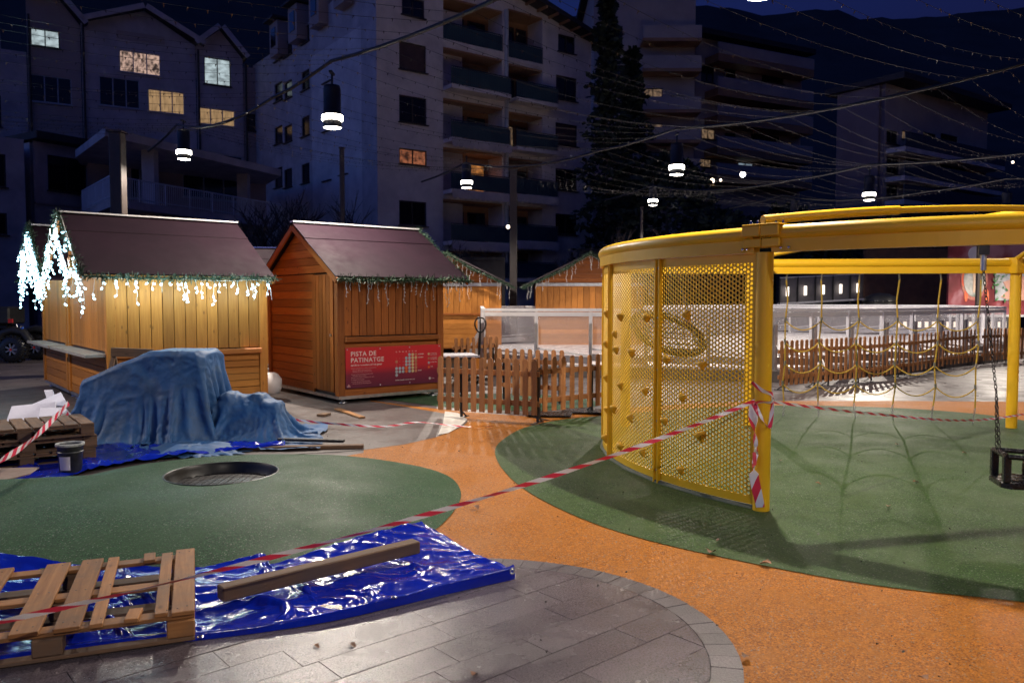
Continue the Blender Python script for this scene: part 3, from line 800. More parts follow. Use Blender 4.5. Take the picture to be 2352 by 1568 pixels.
house('pale flat house end at the left edge of the photo, beside the first gable', -90, 66, (-90,100), (66,106), None, [(-30,70,2,158,B['glass'],1),(-30,218,3,290,B['glass'],1),(-30,352,7,428,B['glass'],1),(-30,488,9,538,B['glass'],1)], B['plaster'])
tt = house('narrow gabled house with a bright window of plants, left of the big gable', 68, 190, (68,-2), (190,60), (118,-22), [(70,175,165,237,B['glass'],3),(70,68,137,108,B['cold'],2)], B['plaster_d'])
tt = house('broad white house with a wide low gable and a lit reddish top window', 192, 452, (192,54), (463,108), (331,26), [(228,179,321,246,B['glass'],3),(340,208,424,260,B['warm'],3),(274,120,369,170,B['pinkw'],3)], B['plaster'])
MB(f.M).box2((f.rect(268,78,378,96)[0], -.06, f.rect(268,78,378,96)[2]), (f.rect(268,78,378,96)[1], -.01, f.rect(268,78,378,96)[3])).build('vent_slot', B['plaster_d'], tt[0])
house('small steep gabled house with a cold white window, right of the big gable', 454, 560, (454,106), (559,137), (504,70), [(455,250,540,288,B['warm'],3),(469,134,530,196,B['cold'],2)], B['plaster'])
tt = house('low dark link building between the gabled houses and the white block', 562, 640, (562,150), (640,165), None, [(566,262,590,300,B['glass'],1),(600,182,625,214,B['glass'],1)], B['plaster_d'])

# lower terrace building with the white railed balcony
g0 = Fac((-15.9,32.5), (-13.5+2.2,40.5))
bt = at(262, 690, 36); bt.z = 0
br = at(650, 690, 47); br.z = 0
bl = at(196, 690, 41); bl.z = 0
g = Fac((bt.x, bt.y), (br.x, br.y))
te = thing('terrace_building', 'low building with a long white railed balcony under a deep flat canopy', 'building', g.A, g.rz)
zs = g.px(300, 462)[1]; zc = g.px(300, 327)[1]
def skew(pts, z0, z1):  # prism on world points
    return MB().prism(pts, z0, z1)
far = Vector((br.x-5, br.y+9, 0)); farl = Vector((bl.x-4, bl.y+9, 0))
skew([bt[:2], br[:2], far[:2], farl[:2], bl[:2]], zs-.35, zs).build('balcony_slab', B['plaster'], te)
skew([(bt.x,bt.y-.4), br[:2], far[:2], farl[:2], (bl.x-.3,bl.y)], zc, zc+.38).build('canopy', B['plaster'], te)
inw = Vector((bl.x, bl.y, 0)) - bt
bk0 = Vector((bl.x-.5, bl.y+1.5,0)); bk1 = br + Vector((-2.0,3.6,0))
gw = Fac((bk0.x, bk0.y), (bk1.x, bk1.y))
gw.wall(zs-4.6, zc, [gw.rect(300,350,365,458), gw.rect(420,350,560,458), gw.rect(560,512,612,543)], B['plaster_d'], te)
for q in [(300,350,365,458),(420,350,560,458),(560,512,612,543)]: gw.window(gw.rect(*q), te, B['glass'], n=3, frm=B['framew'])
def railing(a, b, z, H=1.02, name='balcony_railing', step=.13):
    mb = MB(); d = b-a; L = d.length; n = int(L/step)
    mb.beam(a+Vector((0,0,z+H)), b+Vector((0,0,z+H)), .05, .06); mb.beam(a+Vector((0,0,z+.12)), b+Vector((0,0,z+.12)), .04, .04)
    for k in range(n+1):
        p = a + d*k/n; w = .06 if k % 12 == 0 else .022; mb.box((p.x, p.y, z+H/2), (w, w, H))
    return mb.build(name, B['rail'], te)
railing(bt, br, zs); railing(bl, bt, zs)
for u, d in [(340, 38.8), (556, 46)]:
    p = at(u, 500, d); MB().box2((p.x-.38, p.y, zs-4.6), (p.x+.38, p.y+.7, zs-.36)).build('column', B['plaster'], te)
    MB().box2((p.x-.3, p.y+.1, zs+.01), (p.x+.3, p.y+.6, zs+2.9)).build('column', B['plaster'], te)
# wall with big dark window to the left of the balcony
h = Fac(tuple(at(86,690,41.0)[:2]), tuple(at(214,690,43.5)[:2]))
lw = thing('rendered_house', 'pale rendered house front with a wide dark window left of the railed balcony', 'house', h.A, h.rz)
r1 = h.rect(110,362,199,441); h.wall(-1, h.px(140,334)[1], [r1], B['plaster'], lw); h.window(r1, lw, B['glass'], n=2)
h.block(.3, 3, -1, h.px(140,336)[1], B['plaster'], lw, 'rear_wall')
MB(h.M).box2((-.2,-.8,h.px(140,332)[1]), (h.L, 3, h.px(140,316)[1])).build('roof_slab', B['roof'], lw)
MB(h.M).box2((0,-.1,h.px(140,474)[1]), (h.L,-.02, h.px(140,470)[1])).build('ledge', B['plaster_d'], lw)
h = Fac(tuple(at(-60,690,38)[:2]), tuple(at(66,690,39.5)[:2]))
lw = thing('rendered_house', 'pale rendered house corner at the left edge, dark windows stacked above one another', 'house', h.A, h.rz)
rs = [h.rect(-40,352,14,428), h.rect(-40,488,17,538)]
h.wall(-1, h.px(30,318)[1], rs, B['plaster'], lw)
for r in rs: h.window(r, lw, B['glass'], n=1)
h.block(.3, 4, -1, h.px(30,320)[1], B['plaster'], lw, 'rear_wall')

# ---- dark terraced blocks at the right
f = Fac(tuple(at(1362,690,66)[:2]), tuple(at(1590,690,66)[:2]))
tb = thing('terraced_building', 'very dark tall stepped block with deep balconies, right of the white apartments', 'building', f.A, f.rz)
zt = f.px(1450,-60)[1]
lits = [(1478,203,1522,236,B['dim']),(1482,284,1522,301,B['dim'])]
dk = [(1396,60,1430,110),(1476,60,1560,100),(1396,150,1430,190),(1476,128,1560,165),(1540,220,1572,262),(1396,330,1450,380),(1480,350,1560,400),(1400,440,1560,480)]
ops = [f.rect(*q[:4]) for q in lits] + [f.rect(*q) for q in dk]
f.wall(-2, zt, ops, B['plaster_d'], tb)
for q in lits: f.window(f.rect(*q[:4]), tb, q[4], n=2)
for q in dk: f.window(f.rect(*q), tb, B['glass'], n=3)
for v in (102, 170, 262, 330, 400):
    z = f.px(1480, v)[1]; MB(f.M).box2((f.L*.45, -1.6, z-.25), (f.L*1.02, -.01, z)).build('balcony_slab', B['brown'], tb)
    MB(f.M).box2((f.L*.45, -1.6, z+.01), (f.L*1.02, -1.5, z+1.0)).build('balcony_parapet', B['plaster_d'], tb)
f.block(.4, 12, -2, zt, B['plaster_d'], tb, 'rear_wall'); MB(f.M).box2((-.6,-1.2,zt+.02),(f.L+.6,12,zt+.5)).build('roof', B['roof'], tb)
f = Fac(tuple(at(1592,690,74)[:2]), tuple(at(1832,690,80)[:2]))
tb = thing('terraced_building', 'dark stepped block with brown balcony bands and a few lit windows behind the hanging lamps', 'building', f.A, f.rz)
zt = f.px(1650,95)[1]
lits = [(1697,183,1719,196,B['cold']),(1696,374,1730,406,B['cold2']),(1628,404,1644,428,B['warm']),(1810,326,1818,357,B['dim']),(1612,296,1642,320,B['dim']),(1606,365,1634,384,B['dim'])]
dk = [(1610,150,1640,190),(1664,240,1690,268),(1750,240,1800,280),(1664,160,1690,180),(1750,160,1800,190),(1664,306,1690,330),(1725,310,1790,345),(1750,375,1790,400),(1664,110,1690,135)]
ops = [f.rect(*q[:4]) for q in lits] + [f.rect(*q) for q in dk]
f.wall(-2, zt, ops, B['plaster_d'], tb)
for q in lits: f.window(f.rect(*q[:4]), tb, q[4], n=2)
for q in dk: f.window(f.rect(*q), tb, B['glass'], n=2)
for k, v in enumerate((146, 222, 282, 352, 412)):
    z = f.px(1690, v)[1]; MB(f.M).box2((f.L*.08, -1.8, z-.7), (f.L*.98, -.01, z-.02)).build('balcony_band', B['brown'], tb)
    MB(f.M).box2((f.L*.08, -1.8, z), (f.L*.98, -1.7, z+1.0)).build('balcony_parapet', B['plaster_d'], tb)
f.block(.4, 12, -2, zt, B['plaster_d'], tb, 'rear_wall'); MB(f.M).box2((-.6,-1.2,zt+.02),(f.L+.6,12,zt+.5)).build('roof', B['roof'], tb)
cf = Fac(tuple(at(1916,690,58)[:2]), tuple(at(2022,690,52)[:2]))
tb = thing('apartment_building', 'square dark purple block with a blank side wall right of the stepped building', 'building', cf.A, cf.rz)
zt = cf.px(1970,222)[1]
r1 = [cf.rect(1944,310,1952,326), cf.rect(1944,372,1952,388)]
cf.wall(-2, zt, r1, B['purple'] , tb)
for r in r1: cf.window(r, tb, B['glass'], n=1)
f = Fac(tuple(at(2022,690,52)[:2]), tuple(at(2256,690,60)[:2]))
lits = [(2072,302,2104,322,B['dim']),(2140,419,2152,441,B['orange'])]
dk = [(2036,300,2062,330),(2120,306,2150,335),(2160,310,2200,345),(2036,362,2066,400),(2080,365,2140,400),(2160,372,2220,405),(2036,425,2062,450),(2080,425,2130,452)]
ops = [f.rect(*q[:4]) for q in lits] + [f.rect(*q) for q in dk]
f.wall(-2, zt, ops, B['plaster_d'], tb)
for q in lits: f.window(f.rect(*q[:4]), tb, q[4], n=2)
for q in dk: f.window(f.rect(*q), tb, B['glass'], n=2)
for v in (342, 408, 462):
    z = f.px(2030, v)[1]; MB(f.M).box2((.2, -1.3, z-.3), (f.L, -.01, z)).build('balcony_slab', B['plaster'], tb)
    MB(f.M).box2((.2, -1.3, z+.02), (f.L, -1.24, z+.95)).build('balcony_railing', B['raild'], tb)
f.block(.4, 3.4, -2, zt-.02, B['purple'], tb, 'rear_wall'); MB(f.M).box2((-.3,-1.4,zt+.02),(f.L+.6,4.2,zt+.4)).build('roof', B['roof'], tb)
# round street globes and bulbs beyond
for u, v, d, r, lb in [(1706,401,55,.20,'bright white globe light in front of the blue lit window'),(1636,415,55,.16,'warm globe light low on the stepped building'),(2005,493,55,.14,'small warm light just above the thin yellow pipe'),
      (2261,378,90,.13,'small warm bulb far up the slope, first of three'),(2276,378,90,.13,'small warm bulb far up the slope, middle of three'),(2326,373,90,.13,'small warm bulb far up the slope, last of three'),
      (1167,521,44,.10,'tiny amber light on a low balcony behind the brown post'),(1655,414,56,.09,'tiny pale light beside the warm globe')]:
    p = at(u, v, d); o = MB().lathe((0,0,0), [(.001,-r),(r*.7,-r*.7),(r,0),(r*.7,r*.7),(.001,r)], 12)
    o.v = [q + p for q in o.v]; t = thing('globe_light', lb, 'light', p)
    o.build('globe', emat('globe_glow'+str(u), (1,.80,.58) if u != 1706 else (1,.93,.86), 9, sampling=False), t)
    MB().tube([p+Vector((0,.02,r*.9)), p+Vector((0,.3,r*1.6))], .03, 5).build('bracket', M['black'], t)

# dark wall and hedge mass behind the rink
def bgwall(u0, d0, u1, d1, ztop, label, mat, name='retaining_wall', cat='wall', th=.4):
    a = at(u0, 690, d0); b = at(u1, 690, d1); ff = Fac(a[:2], b[:2])
    t = thing(name, label, cat, ff.A, ff.rz); ff.block(0, th, 0, ztop, mat, t, 'wall_face'); ff.block(-.06, th+.06, ztop+.002, ztop+.12, mat, t, 'coping'); return t, ff
darkst = pmat('dark_stone_wall', (.045,.04,.04), (.02,.018,.02), 1.5, .8, .1, .5, 14, coord='World')
bgwall(1330, 42, 1800, 44, 4.2, 'dark stone retaining wall behind the far gabled stall and the yellow panels', darkst)
bgwall(280, 30.5, 1160, 32, 3.2, 'dark wall behind the wooden stalls below the apartment block', darkst)
bgwall(1985, 38, 2175, 37.5, 3.9, 'dark brown brick wall between the ramp and the bright mural', pmat('dark_brown_brick', (.10,.045,.03), (.05,.025,.02), 2, .8, .1, .4, 20, coord='World'))
bgwall(1790, 40, 2600, 42, 2.9, 'low black garden wall behind the ramp railing', darkst)

# ================================================================== TREES
bark = pmat('bare_bark', (.12,.09,.08), (.065,.05,.045), 6, .85, .1, .4, 40)
def bare_tree(u, d, H, seed, label, spread=.55):
    base = at(u, 690, d); base.z = 0; rnd = random.Random(seed)
    t = thing('bare_tree', label, 'tree', base)
    tk = MB(); cr = MB()
    def branch(p, dr, L, r, lv):
        n = 3; pts = [p]; q = p.copy(); dd = dr.copy()
        for k in range(n):
            dd = (dd + Vector((rnd.uniform(-.25,.25), rnd.uniform(-.25,.25), rnd.uniform(-.05,.2)))*.6).normalized(); q = q + dd*L/n; pts.append(q.copy())
        mb = tk if lv == 0 else cr
        mb.tube(pts, [r*(1-.5*k/n) for k in range(n+1)], 5 if lv < 2 else 3, caps=False)
        if lv >= 4: return
        for k in range(rnd.choice((3,4,5)) if lv else 8):
            s = rnd.uniform(.35, 1); pp = pts[min(n, int(s*n))]
            a = rnd.uniform(0, 6.28); nd = (dd*.7 + Vector((math.cos(a), math.sin(a), rnd.uniform(.1,.7)))*spread*1.2).normalized()
            branch(pp, nd, L*rnd.uniform(.5,.75), r*.58, lv+1)
    branch(base, Vector((0,0,1)), H*.42, H*.016, 0)
    tk.build('trunk', bark, t); cr.build('crown', bark, t)
for i, (u, d, H, lb) in enumerate([(640,34,9,'bare tree just right of the railed balcony, in front of the grey wing'),(720,33,8,'bare bushy tree behind the slim lit post'),(830,35,8.5,'bare tree in front of the left corner of the white apartments'),
     (935,36,7.5,'bare tree in front of the lowest windows of the white apartments'),(1060,36,7,'low bare tree behind the far left gabled stall'),(1395,32,6.5,'thin bare tree with pale lit twigs left of the small far lamp'),(1455,36,7,'slender bare tree beside the thin pale post'),(560,36,7,'bare tree behind the gap between the two front stalls'),(1330,37,6,'small bare tree by the right corner of the white apartments'),(1905,60,7,'bare tree in front of the purple block'),(2180,44,7,'bare tree above the ramp railing near the right edge')]):
    bare_tree(u, d, H, i+3, lb)
leafm = pmat('dark_conifer', (.020,.032,.018), (.008,.014,.008), 8, .8, .1, 0, objrand=.1)
def leafy(u, d, H, W, seed, label, conifer=True, name='conifer_tree'):
    base = at(u, 690, d); base.z = 0; rnd = random.Random(seed); t = thing(name, label, 'tree', base)
    MB().tube([base, base+Vector((0,0,H*.9))], [W*.06, .03], 6, caps=False).build('trunk', bark, t)
    V = []; Fc = []
    for k in range(3800):
        h = rnd.random()**(.9) ; z = H*(.08+.9*h)
        if conifer: R_ = W*(1-h)**.8*(.75+.35*math.sin(h*46+rnd.random()))
        else: R_ = W*math.sin(math.pi*min(1, .12+.88*h))**.6*(1+.25*noise.noise(Vector((h*5, seed, 0))))
        a = rnd.uniform(0, 6.28); rr = R_*math.sqrt(rnd.uniform(.25,1))
        p = base + Vector((math.cos(a)*rr, math.sin(a)*rr, z - .25*rr*(1 if conifer else 0)))
        s = rnd.uniform(.18,.48); d1 = Vector((rnd.gauss(0,1), rnd.gauss(0,1), rnd.gauss(0,.5))).normalized(); d2 = d1.cross(Vector((rnd.gauss(0,1),rnd.gauss(0,1),rnd.gauss(0,1)))).normalized()
        b = len(V); V += [p, p+d1*s+d2*s*.35, p+d1*s*1.5, p+d1*s-d2*s*.35]; Fc.append((b,b+1,b+2,b+3))
    MB().add(V, Fc).build('crown', leafm, t)
leafy(1392, 47, 20, 2.6, 5, 'tall black conifer against the right corner of the white apartments')
leafy(1448, 52, 18, 3.0, 6, 'second black conifer in front of the dark stepped block')
leafy(1530, 46, 10, 3.6, 7, 'dark round evergreen behind the large lamp over the yellow beam', False, 'evergreen_tree')
leafy(1660, 44, 6.5, 3.6, 8, 'dark evergreen mass above the curved yellow beam', False, 'evergreen_tree')
leafy(1800, 44, 6.8, 3.8, 9, 'dark evergreen left of the far lamp behind the thin yellow pipe', False, 'evergreen_tree')
leafy(1960, 46, 6.6, 4.0, 10, 'dark evergreen under the purple block', False, 'evergreen_tree')
leafy(2120, 46, 6.8, 4.0, 11, 'dark evergreen behind the brown brick wall', False, 'evergreen_tree')
leafy(2290, 47, 7.0, 4.2, 12, 'dark evergreen above the bright mural', False, 'evergreen_tree')
# ================================================================== MARKET STALLS
ZE, ZR, ZB = 2.04, 2.84, .12
def slope_z(y, D, ov=0): return ZE + (ZR-ZE)*(1-abs(y-D/2)/(D/2))
def stall(P, rz, L, D, label, ovl, ovr, left, front_n=13, wm=None, ridge_col=None, shelf=True, simple=False, full_low=5, sb=.96, name='market_stall', zoff=0, gablefront=False):
    """local: x along the front, y to the back"""
    wm = wm or M['larch']; t = thing(name, label, 'stall', (P[0], P[1], zoff), rz); FM = frame((P[0], P[1], zoff), rz)
    def mk(): return MB(FM)
    mk().box2((.02,.02,ZB-.05),(L-.02,D-.02,ZB)).build('floor_frame', M['steel'], t)
    for x, y in ((.14,.14),(L-.14,.14),(.14,D-.14),(L-.14,D-.14)):
        mk().lathe((x,y,0), [(.07,0),(.07,.02),(.03,.03),(.03,ZB-.05)], 10).build('foot', M['steel'], t)
    pw = .12
    for x, y in ((0,0),(L-pw,0),(0,D-pw),(L-pw,D-pw)):
        mk().box2((x,y,ZB),(x+pw,y+pw,ZE-.01)).build('corner_post', wm, t, bevel=.006)
    # front: rail, lower boards, upper upright planks
    mk().box2((pw,.02,ZB),(L-pw,.09,ZB+.16)).build('bottom_rail', wm, t)
    zlo = ZB+.165; n = full_low; hh = (sb-.05-zlo)/n
    for k in range(n): mk().box2((pw+.002,.03,zlo+k*hh+.004),(L-pw-.002,.06,zlo+(k+1)*hh-.004)).build('board', wm, t, bevel=.004)
    ws = (L-2*pw)/front_n
    for k in range(front_n): mk().box2((pw+k*ws+.004,.028,sb+.05),(pw+(k+1)*ws-.004,.055,ZE-.13)).build('plank', wm, t, bevel=.004)
    mk().box2((pw,.02,ZE-.125),(L-pw,.09,ZE-.01)).build('top_rail', wm, t)
    mk().box2((pw-.01,-.06,sb-.045),(L-pw+.01,.05,sb+.035)).build('counter_ledge', M['larch2'] if shelf else wm, t, bevel=.01)
    # dark lining so that no light passes through the joints
    mk().box2((pw,.065,ZB+.01),(L-pw,.085,ZE-.02)).build('lining', M['deck'], t)
    # sides
    for side, x in (('l', 0.0), ('r', L)):
        s0 = x+.028 if side == 'l' else x-.056; s1 = s0+.028
        if side == 'l' and left == 'hatch':
            n2 = 18; w2 = (D-2*pw)/n2
            for k in range(n2): mk().box2((s0,pw+k*w2+.003,sb+.05),(s1,pw+(k+1)*w2-.003,ZE-.02)).build('plank', wm, t)
            hb = (sb-.05-ZB)/5
            for k in range(5): mk().box2((s0,pw,ZB+k*hb+.004),(s1,D-pw,ZB+(k+1)*hb-.004)).build('board', wm, t)
            mk().box2((-.26,.05,sb-.02),(.02,D-.05,sb+.02)).build('side_shelf', M['shelf'], t)
        else:
            n2 = 14; hb = (ZE-ZB-.01)/n2; y0 = .95 if (side == 'l' and left == 'door') else pw
            for k in range(n2): mk().box2((s0,y0,ZB+k*hb+.004),(s1,D-pw,ZB+(k+1)*hb-.004)).build('board', M['larch2'] if side == 'l' else wm, t, bevel=.003 if side == 'l' else 0)
            if y0 > .5:
                d = mk().box2((s0-.012,pw+.03,ZB+.05),(s0+.01,y0-.04,ZE-.03)).build('door', M['larch2'], t)
                for k in range(6):
                    w3 = (y0-.07-pw)/6; mk().box2((s0-.03,pw+.035+k*w3,ZB+.06),(s0-.012,pw+.03+(k+1)*w3-.004,ZE-.04)).build('plank', M['larch2'], d)
                mk().tube([(s0-.035,pw+.10,1.06),(s0-.055,pw+.10,1.06)], .022, 8).build('handle', M['steel'], d)
                mk().box2((s0-.02,y0-.05,ZB),(s0+.014,y0-.005,ZE-.02)).build('door_post', wm, t)
        mk().box2((s0+.03 if side=='l' else s0-.02, pw, ZB+.01),(s0+.05 if side=='l' else s0, D-pw, ZE-.02)).build('lining', M['deck'], t)
        # gable boards
        ng = 6; gh = (ZR-.03-ZE)/ng
        for k in range(ng):
            za, zb_ = ZE+k*gh+.003, ZE+(k+1)*gh-.003; ya = D/2*(za-ZE)/(ZR-ZE)+.03; yb = D/2*(zb_-ZE)/(ZR-ZE)+.03
            if D-yb-yb < .02: yb = D/2-.01
            q = [(s0,ya,za),(s0,D-ya,za),(s0,D-yb,zb_),(s0,yb,zb_)]; q2 = [(s1,*p[1:]) for p in q]
            mk().add(q+q2, [(0,1,2,3),(7,6,5,4),(0,4,5,1),(1,5,6,2),(2,6,7,3),(3,7,4,0)], [[(p[1],p[2]) for p in q]]*6).build('gable_board', M['larch2'] if side=='l' and left=='door' else wm, t)
    n2 = 8; hb = (ZE-ZB)/n2
    for k in range(n2): mk().box2((pw,D-.06,ZB+k*hb+.004),(L-pw,D-.03,ZB+(k+1)*hb-.004)).build('board', wm, t)
    # roof: two sheets to a slope
    ov = .20; sl = (ZR-ZE)/(D/2); rm = M['roofsheet'] if not simple else M['rooffar']
    for sgn in (0,1):
        for (ya, yb, lift) in ((-ov, D*.33, .022),(D*.32, D/2, .036)):
            za, zb_ = ZE + sl*ya + lift, ZE + sl*yb + lift
            Y = (lambda y: y) if not sgn else (lambda y: D-y)
            q = [(-ovl,Y(ya),za),(L+ovr,Y(ya),za),(L+ovr,Y(yb),zb_),(-ovl,Y(yb),zb_)]; q2 = [(p[0],p[1],p[2]+.018) for p in q]
            mk().add(q+q2, [(3,2,1,0),(4,5,6,7),(0,1,5,4),(1,2,6,5),(2,3,7,6),(3,0,4,7)]).build('roof_sheet', rm, t)
    mk().box((L/2+(ovr-ovl)/2, D/2, ZR+.062), (L+ovl+ovr, .15, .022)).build('ridge_cap', M['alu'] if ridge_col is None else ridge_col, t)
    for x in (-ovl+.015, L+ovr-.015):
        for sgn in (0,1):
            Y = (lambda y: y) if not sgn else (lambda y: D-y)
            mk().beam((x,Y(-ov),ZE-sl*ov-.03),(x,Y(D/2),ZR-.035), .03, .09).build('bargeboard', M['larch2'] if not simple else M['deck'], t)
    return t, FM
def garland(paths, label, name='pine_garland', r=.085, dens=420, origin=None):
    rnd = random.Random(len(label)); mb = MB(); V = []; Fc = []
    for path in paths:
        path = [Vector(p) for p in path]
        mb.tube(path, .012, 4, caps=False)
        for a, b in zip(path, path[1:]):
            L = (b-a).length
            for k in range(int(L*dens)):
                p = a.lerp(b, rnd.random()); d = Vector((rnd.gauss(0,1), rnd.gauss(0,1), rnd.gauss(0,1))).normalized()
                s = rnd.uniform(.5,1.25)*r; w = d.cross(Vector((rnd.gauss(0,1),rnd.gauss(0,1),rnd.gauss(0,1)))).normalized()*.006
                n_ = len(V); V += [p-w, p+w, p+d*s+w*.6, p+d*s-w*.6]; Fc.append((n_,n_+1,n_+2,n_+3))
    nt_ = len(mb.f); mb.add(V, Fc); o = mb.build(name, M['needle'], origin=origin or paths[0][0]); return tag(o, label, 'garland')
def icicles(FMp, segs, label, lit, n_per_m=9, origin=None, seed=1, zmax=.34, bs=1.0):
    """FMp: matrix; segs: list of (a,b) polyline; hanging drops of cord with bulbs"""
    rnd = random.Random(seed); cord = MB(FMp); bulbs = MB(FMp)
    for a, b in segs:
        a = Vector(a); b = Vector(b); L = (b-a).length; n = max(2, int(L*n_per_m))
        cord.tube([a.lerp(b, k/8)+Vector((0,0,rnd.uniform(-.015,.01))) for k in range(9)], .004, 3, caps=False)
        for k in range(n):
            p = a.lerp(b, (k+rnd.uniform(.1,.9))/n); H = rnd.choice((.07,.12,.2,.28,.34))*zmax/.34*rnd.uniform(.8,1.1); pts = [p]; q = p.copy(); m = max(2, int(H/.05))
            for j in range(m):
                q = q + Vector((rnd.uniform(-.02,.02), rnd.uniform(-.012,.012), -H/m)); pts.append(q.copy())
                if rnd.random() < (.62 if lit else .8):
                    dr = Vector((rnd.uniform(-1,1), rnd.uniform(-.5,.5), rnd.uniform(-1.2,-.2))).normalized(); e = q + dr*.030*bs
                    bulbs.tube([q, q+dr*.010*bs, q+dr*.026*bs, e], [.004*bs,.0085*bs,.0075*bs,.001], 5, caps=False)
            cord.tube(pts, .0042 if not lit else .003, 3, caps=False)
    t = thing('icicle_lights', label, 'light string', origin or tuple(FMp.translation))
    cord.build('cord', M['cordw'], t); bulbs.build('bulb', M['bulbon'] if lit else M['cordw'], t, kind='stuff'); return t

S1 = (-5.555, 10.9); RZ1 = R(39); L1, D1 = 2.27, 2.75
t1, FM1 = stall(S1, RZ1, L1, D1, 'wooden stall with glowing icicle lights along its eave, behind the tarpaulin heap', .30, .05, 'hatch', sb=.84)
b0 = (FM1 @ Vector((0, D1+.08, 0)))
t0, FM0 = stall((b0.x, b0.y), RZ1, L1, 2.3, 'wooden stall end squeezed behind the glowing stall, lights over its gable', .30, .05, 'hatch', sb=.84)
S2 = (-2.67, 12.19); RZ2 = R(38); L2, D2 = 1.93, 2.85
t2, FM2 = stall(S2, RZ2, L2, D2, 'closed wooden stall with a red skating rink banner on its lower front', .12, .38, 'door', wm=M['larch2'], front_n=13, sb=1.0, full_low=3)
t3, FM3 = stall((-3.2,23.6), R(2), 2.9, 2.6, 'bright orange wooden stall behind the banner stall, its gable hidden', .1, .1, 'board', simple=True)
t5, FM5 = stall((-8.6,18.2), R(8), 3.0, 2.4, 'dark roofed stall seen through the gap between the two front stalls', .2, .2, 'board', simple=True, ridge_col=pmat('blue_ridge', (.05,.07,.3), None, 3))

# far stalls with the gable to the camera
def gable_stall(x0, x1, y, label, slant):
    L = x1-x0; t = thing('market_stall', label, 'stall', (x0, y, 0), slant); FM = frame((x0, y, 0), slant)
    def mk(): return MB(FM)
    D = 2.6; n = 18; w = L/n; wm = M['larch']
    for k in range(n): mk().box2((k*w+.005,0,1.2),((k+1)*w-.005,.03,2.03)).build('plank', wm, t)
    for k in range(7): mk().box2((0,0,.15+k*.145+.004),(L,.03,.15+(k+1)*.145-.004)).build('board', wm, t)
    mk().box2((-.02,-.07,1.16),(L+.02,.0,1.21)).build('counter_ledge', M['larch2'], t)
    mk().box2((0,-.04,2.035),(L,.03,2.13)).build('metal_band', M['steel'], t)
    ng = 6; gh = (2.95-2.13)/ng
    for k in range(ng):
        za, zb_ = 2.14+k*gh, 2.14+(k+1)*gh-.006; xa = L/2*(za-2.1)/.87; xb = L/2*(zb_-2.1)/.87
        if L-2*xb < .05: xb = L/2-.02
        q = [(xa,.02,za),(L-xa,.02,za),(L-xb,.02,zb_),(xb,.02,zb_)]; q2 = [(p[0],.05,p[2]) for p in q]
        mk().add(q+q2, [(0,1,2,3),(7,6,5,4),(0,4,5,1),(1,5,6,2),(2,6,7,3),(3,7,4,0)], [[(p[0],p[2]) for p in q]]*6).build('gable_board', M['larch2'], t)
    mk().box2((.02,.05,.12),(L-.02,D,2.1)).build('body', M['larch2'], t)
    for s in (-1,1):
        a = Vector((L/2, -.35, 3.0)); b = Vector((L/2+s*(L/2+.42), -.35, 2.0)); d = Vector((0, D+.5, 0))
        q = [a, b, b+d, a+d]; q2 = [p+Vector((0,0,.04)) for p in q]
        mk().add(q+q2, [(0,1,2,3) if s > 0 else (3,2,1,0),(7,6,5,4),(0,4,5,1),(1,5,6,2),(2,6,7,3),(3,7,4,0)]).build('roof_slope', M['rooffar'], t)
    return t, FM, L
t4, FM4, L4 = gable_stall(.72, 4.0, 24.3, 'bright orange wooden stall with a garlanded gable, behind the rink rail', 0)
t6, FM6, L6 = gable_stall(-3.6, -.32, 24.3, 'orange wooden stall whose garlanded roof slopes down beside the brown post', 0)
bpy.data.objects.remove(t3, do_unlink=True) if False else None
for o in list(t3.children): 
    for c in list(o.children): bpy.data.objects.remove(c, do_unlink=True)
    bpy.data.objects.remove(o, do_unlink=True)
bpy.data.objects.remove(t3, do_unlink=True)

def W(FM, *ps): return [FM @ Vector(p) for p in ps]
e1 = ZE-.20*(ZR-ZE)/(D1/2)
garland([W(FM1, (-.30,-.22,e1),(.6,-.23,e1-.02),(1.2,-.22,e1),(L1+.06,-.23,e1+.01)), W(FM1, (-.31,-.22,e1),(-.32,D1*.25,ZE+.40),(-.32,D1/2,ZR+.06),(-.32,D1*.75,ZE+.40),(-.32,D1+.1,e1))], 'green pine garland edging the roof of the glowing stall')
garland([W(FM0, (-.32,-.1,e1),(-.32,1.15,ZR+.06),(-.32,2.4,e1))], 'green pine garland over the gable at the far left')
e2 = ZE-.20*(ZR-ZE)/(D2/2)
garland([W(FM2, (-.10,-.22,e2),(.5,-.23,e2-.02),(1.3,-.22,e2),(L2+.38,-.23,e2)), W(FM2, (L2+.38,-.22,e2),(L2+.38,D2/4,ZE+.37),(L2+.38,D2/2,ZR+.06))], 'green pine garland along the eave of the banner stall', r=.09)
garland([W(FM4, (-.42,-.37,1.98),(L4*.25,-.37,2.50),(L4/2,-.37,3.02),(L4*.75,-.37,2.50),(L4+.42,-.37,1.98))], 'green pine garland on the far gable left of the yellow panels', r=.09)
garland([W(FM6, (-.42,-.37,1.98),(L6/2,-.37,3.02),(L6*.75,-.37,2.50),(L6+.42,-.37,1.98))], 'green pine garland on the far roof beside the brown post', r=.09)
icicles(FM1, [((-.2,-.20,e1-.02),(L1+.02,-.20,e1-.02))], 'glowing white icicle lights hanging along the front eave of the left stall', True, 11, seed=3, bs=1.35)
icicles(FM1, [((-.33,-.30,e1-.12),(-.35,.15,e1+.22)),((-.36,.05,e1+.25),(-.30,D1/2-.1,ZR+.02)),((-.40,.3,e1+.1),(-.38,D1/2,ZR-.12)),((-.33,D1/2,ZR),(-.34,D1*.8,ZE+.35)),((-.42,D1/2,ZR-.2),(-.34,D1+.15,e1-.05))], 'dense glowing cold lights over the gable of the front left stall', True, 11, seed=4, zmax=.50, bs=1.5)
